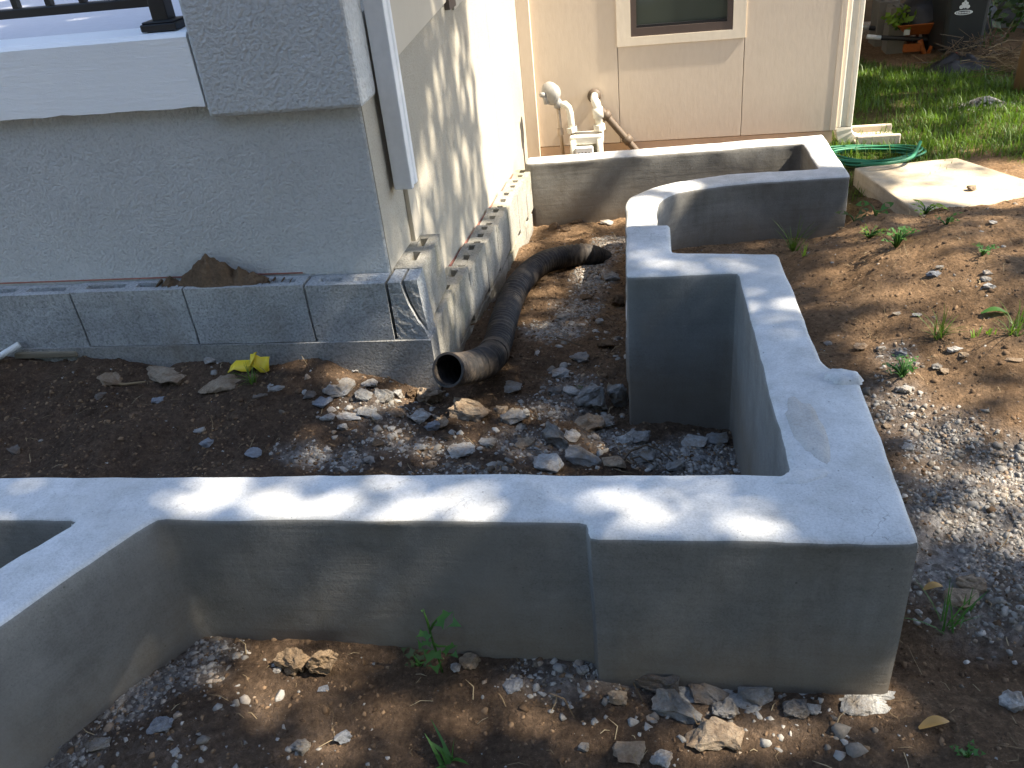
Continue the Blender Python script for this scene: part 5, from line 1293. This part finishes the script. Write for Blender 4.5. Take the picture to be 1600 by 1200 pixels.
def gap_dist(x, y, kmin=0):      # distance to the rim of the nearest gap (negative inside)
    v_ = np.full(len(x), 9.)
    for cx2, cy2, r_, k, sy in LA[LA[:, 3] >= kmin]: v_ = np.minimum(v_, np.hypot(x-cx2, y-cy2)-r_)
    return v_
X0, X1, Y0, Y1 = -3.6, 4.4, -.8, 9.2
def crown_leaves(n, Lmin, Lmax, dmin, dmax, stray=False):
    x = npr.uniform(X0, X1, n); y = npr.uniform(Y0, Y1, n); d_ = gap_dist(x, y)
    k = (d_ > dmin) & (d_ < dmax)
    if stray: k &= gap_dist(x, y, 2) > .0
    x, y = x[k], y[k]; n = len(x)
    rr_ = np.hypot(x/4.9, (y-3.7)/5.8); z = CROWN_Z+npr.uniform(-1, 1, n)*1.1*np.sqrt(np.clip(1-rr_**2, .06, 1))
    P = np.stack([x, y, np.full(n, .3)], -1)+np.array(SD)[None]*((z-.3)/SD.z)[:, None]
    d = npr.normal(size=(n, 3)); d /= np.linalg.norm(d, axis=1)[:, None]; s_ = np.cross(d, npr.normal(size=(n, 3))); s_ /= np.linalg.norm(s_, axis=1)[:, None]
    L = npr.uniform(Lmin, Lmax, n)[:, None]
    return P, np.stack([P-d*L*.5, P+s_*L*.36, P+d*L*.5, P-s_*L*.36], 1)
CROWN_Z = 6.0
P, V1 = crown_leaves(20000, .24, .36, .13, 9); _, V2 = crown_leaves(150000, .06, .10, .018, .15)
_, V3 = crown_leaves(48000, .045, .085, -.5, .02, True)
V_ = np.concatenate([V1, V2, V3]); n = len(V_); F_ = np.arange(n*4).reshape(n, 4)
cxy = np.array([P[:,0].mean(), P[:,1].mean()])
T = Vector((5.2, 8.4, 0))
tree = empty('shade_tree', T, label='broad leafy shade tree standing right of the house, outside the view', cat='tree')
me_ = npmesh('crown', V_.reshape(-1, 3), F_, 'canopy_leaf'); me_.parent = tree; me_.matrix_parent_inverse = Matrix.Translation(-tree.location)
MB().tube([T+Vector((0,0,-.2)), T+Vector((-.02,-.05,1)), T+Vector((-.05,-.4,3.2)), T+Vector((-.1,-1.2,5.0))], [.34,.27,.22,.16], 14).build('trunk', 'bark', tree, True)
r = random.Random(3)
for k in range(8):
    PB = P[(P[:, 1] > 6.6)]; e_ = Vector(PB[r.randrange(len(PB))]); s0_ = T+Vector((-.06,-.5-.08*k,3.3+.18*k))
    MB().tube([s0_, s0_.lerp(e_, .5)+Vector((0,0,.35)), e_], [.08,.05,.015], 8).build('limb', 'bark', tree, True)

# ------------------------------------------------------------------ added trees and shrubs out of view, to block skylight
def add_blocker_tree(loc, hgt, R3, nl, label, seed):
    g = np.random.default_rng(seed); T = Vector(loc)
    t_ = empty('garden_tree', loc, label=label, cat='tree', group='trees standing around the yard outside the view')
    u = g.normal(size=(nl, 3)); u /= np.linalg.norm(u, axis=1)[:, None]; rad_ = g.random(nl)**(1/2.2)
    lump = np.array([1+.3*noise.noise((q[0]*2+seed, q[1]*2, q[2]*2)) for q in u])
    P = u*rad_[:, None]*lump[:, None]*np.array(R3)[None]+np.array([T.x, T.y, hgt])[None]
    d = g.normal(size=(nl, 3)); d /= np.linalg.norm(d, axis=1)[:, None]; s_ = np.cross(d, g.normal(size=(nl, 3))); s_ /= np.linalg.norm(s_, axis=1)[:, None]
    L = g.uniform(.4, .65, nl)[:, None]
    V_ = np.stack([P-d*L*.5, P+s_*L*.34, P+d*L*.5, P-s_*L*.34], 1)
    c_ = npmesh('crown', V_.reshape(-1, 3), np.arange(nl*4).reshape(nl, 4), 'canopy_leaf'); c_.parent = t_; c_.matrix_parent_inverse = Matrix.Translation(-t_.location)
    MB().tube([T+Vector((0,0,-.2)), T+Vector((.05,0,hgt*.5)), T+Vector((0,.1,hgt))], [.3,.22,.1], 12).build('trunk', 'bark', t_, True)
    for k in range(5):
        a_ = k*1.26+seed; MB().tube([T+Vector((.03,0,hgt*.45)), T+Vector((math.cos(a_)*R3[0]*.6, math.sin(a_)*R3[1]*.6, hgt+.3*R3[2]))], [.09,.03], 8).build('limb', 'bark', t_, True)
for k, (lx, ly, hh, R3) in enumerate([(2.6,10.6,4.6,(3.2,2.6,2.6)),(-6.5,-5,4.6,(3.4,2.8,4.6)),(-1.5,-5.5,5.0,(3.4,2.8,5.0)),(3.5,-5.2,4.6,(3.2,2.6,4.6)),(8,-4,4.2,(3,3,4.2))]):
    add_blocker_tree((lx, ly, 0), hh, R3, 3400, ['leafy tree overhanging the back fence above the view', 'leafy tree behind the viewer towards the left', 'leafy tree directly behind the viewer', 'leafy tree behind the viewer towards the right', 'leafy tree far to the right behind the viewer'][k], 41+k)

def blocker_hedge(c, R3, nl, label, seed):  # shrubs added out of view to darken the low wall faces
    g = np.random.default_rng(seed); u = g.uniform(-1, 1, (nl, 3)); lump = np.array([1+.25*noise.noise((q[0]*3+seed, q[1]*3, q[2]*3)) for q in u])
    P = u*lump[:, None]*np.array(R3)[None]+np.array([c[0], c[1], R3[2]+.05])[None]
    d = g.normal(size=(nl, 3)); d /= np.linalg.norm(d, axis=1)[:, None]; s_ = np.cross(d, g.normal(size=(nl, 3))); s_ /= np.linalg.norm(s_, axis=1)[:, None]; L = g.uniform(.14, .24, nl)[:, None]
    t_ = empty('hedge', (c[0], c[1], 0), label=label, cat='hedge', group='trees standing around the yard outside the view')
    c_ = npmesh('foliage', np.stack([P-d*L*.5, P+s_*L*.34, P+d*L*.5, P-s_*L*.34], 1).reshape(-1, 3), np.arange(nl*4).reshape(nl, 4), 'canopy_leaf'); c_.parent = t_; c_.matrix_parent_inverse = Matrix.Translation(-t_.location)
    for k in range(4): MB().tube([(c[0], c[1]-R3[1]*.7+k*R3[1]*.45, -.1), (c[0]+.05, c[1]-R3[1]*.7+k*R3[1]*.45, R3[2]*1.4)], [.03,.012], 6).build('stem', 'bark', t_, True)
blocker_hedge((2.9, -.7), (.5, 1.3, .95), 2600, 'dense green hedge to the right of the viewer', 71)
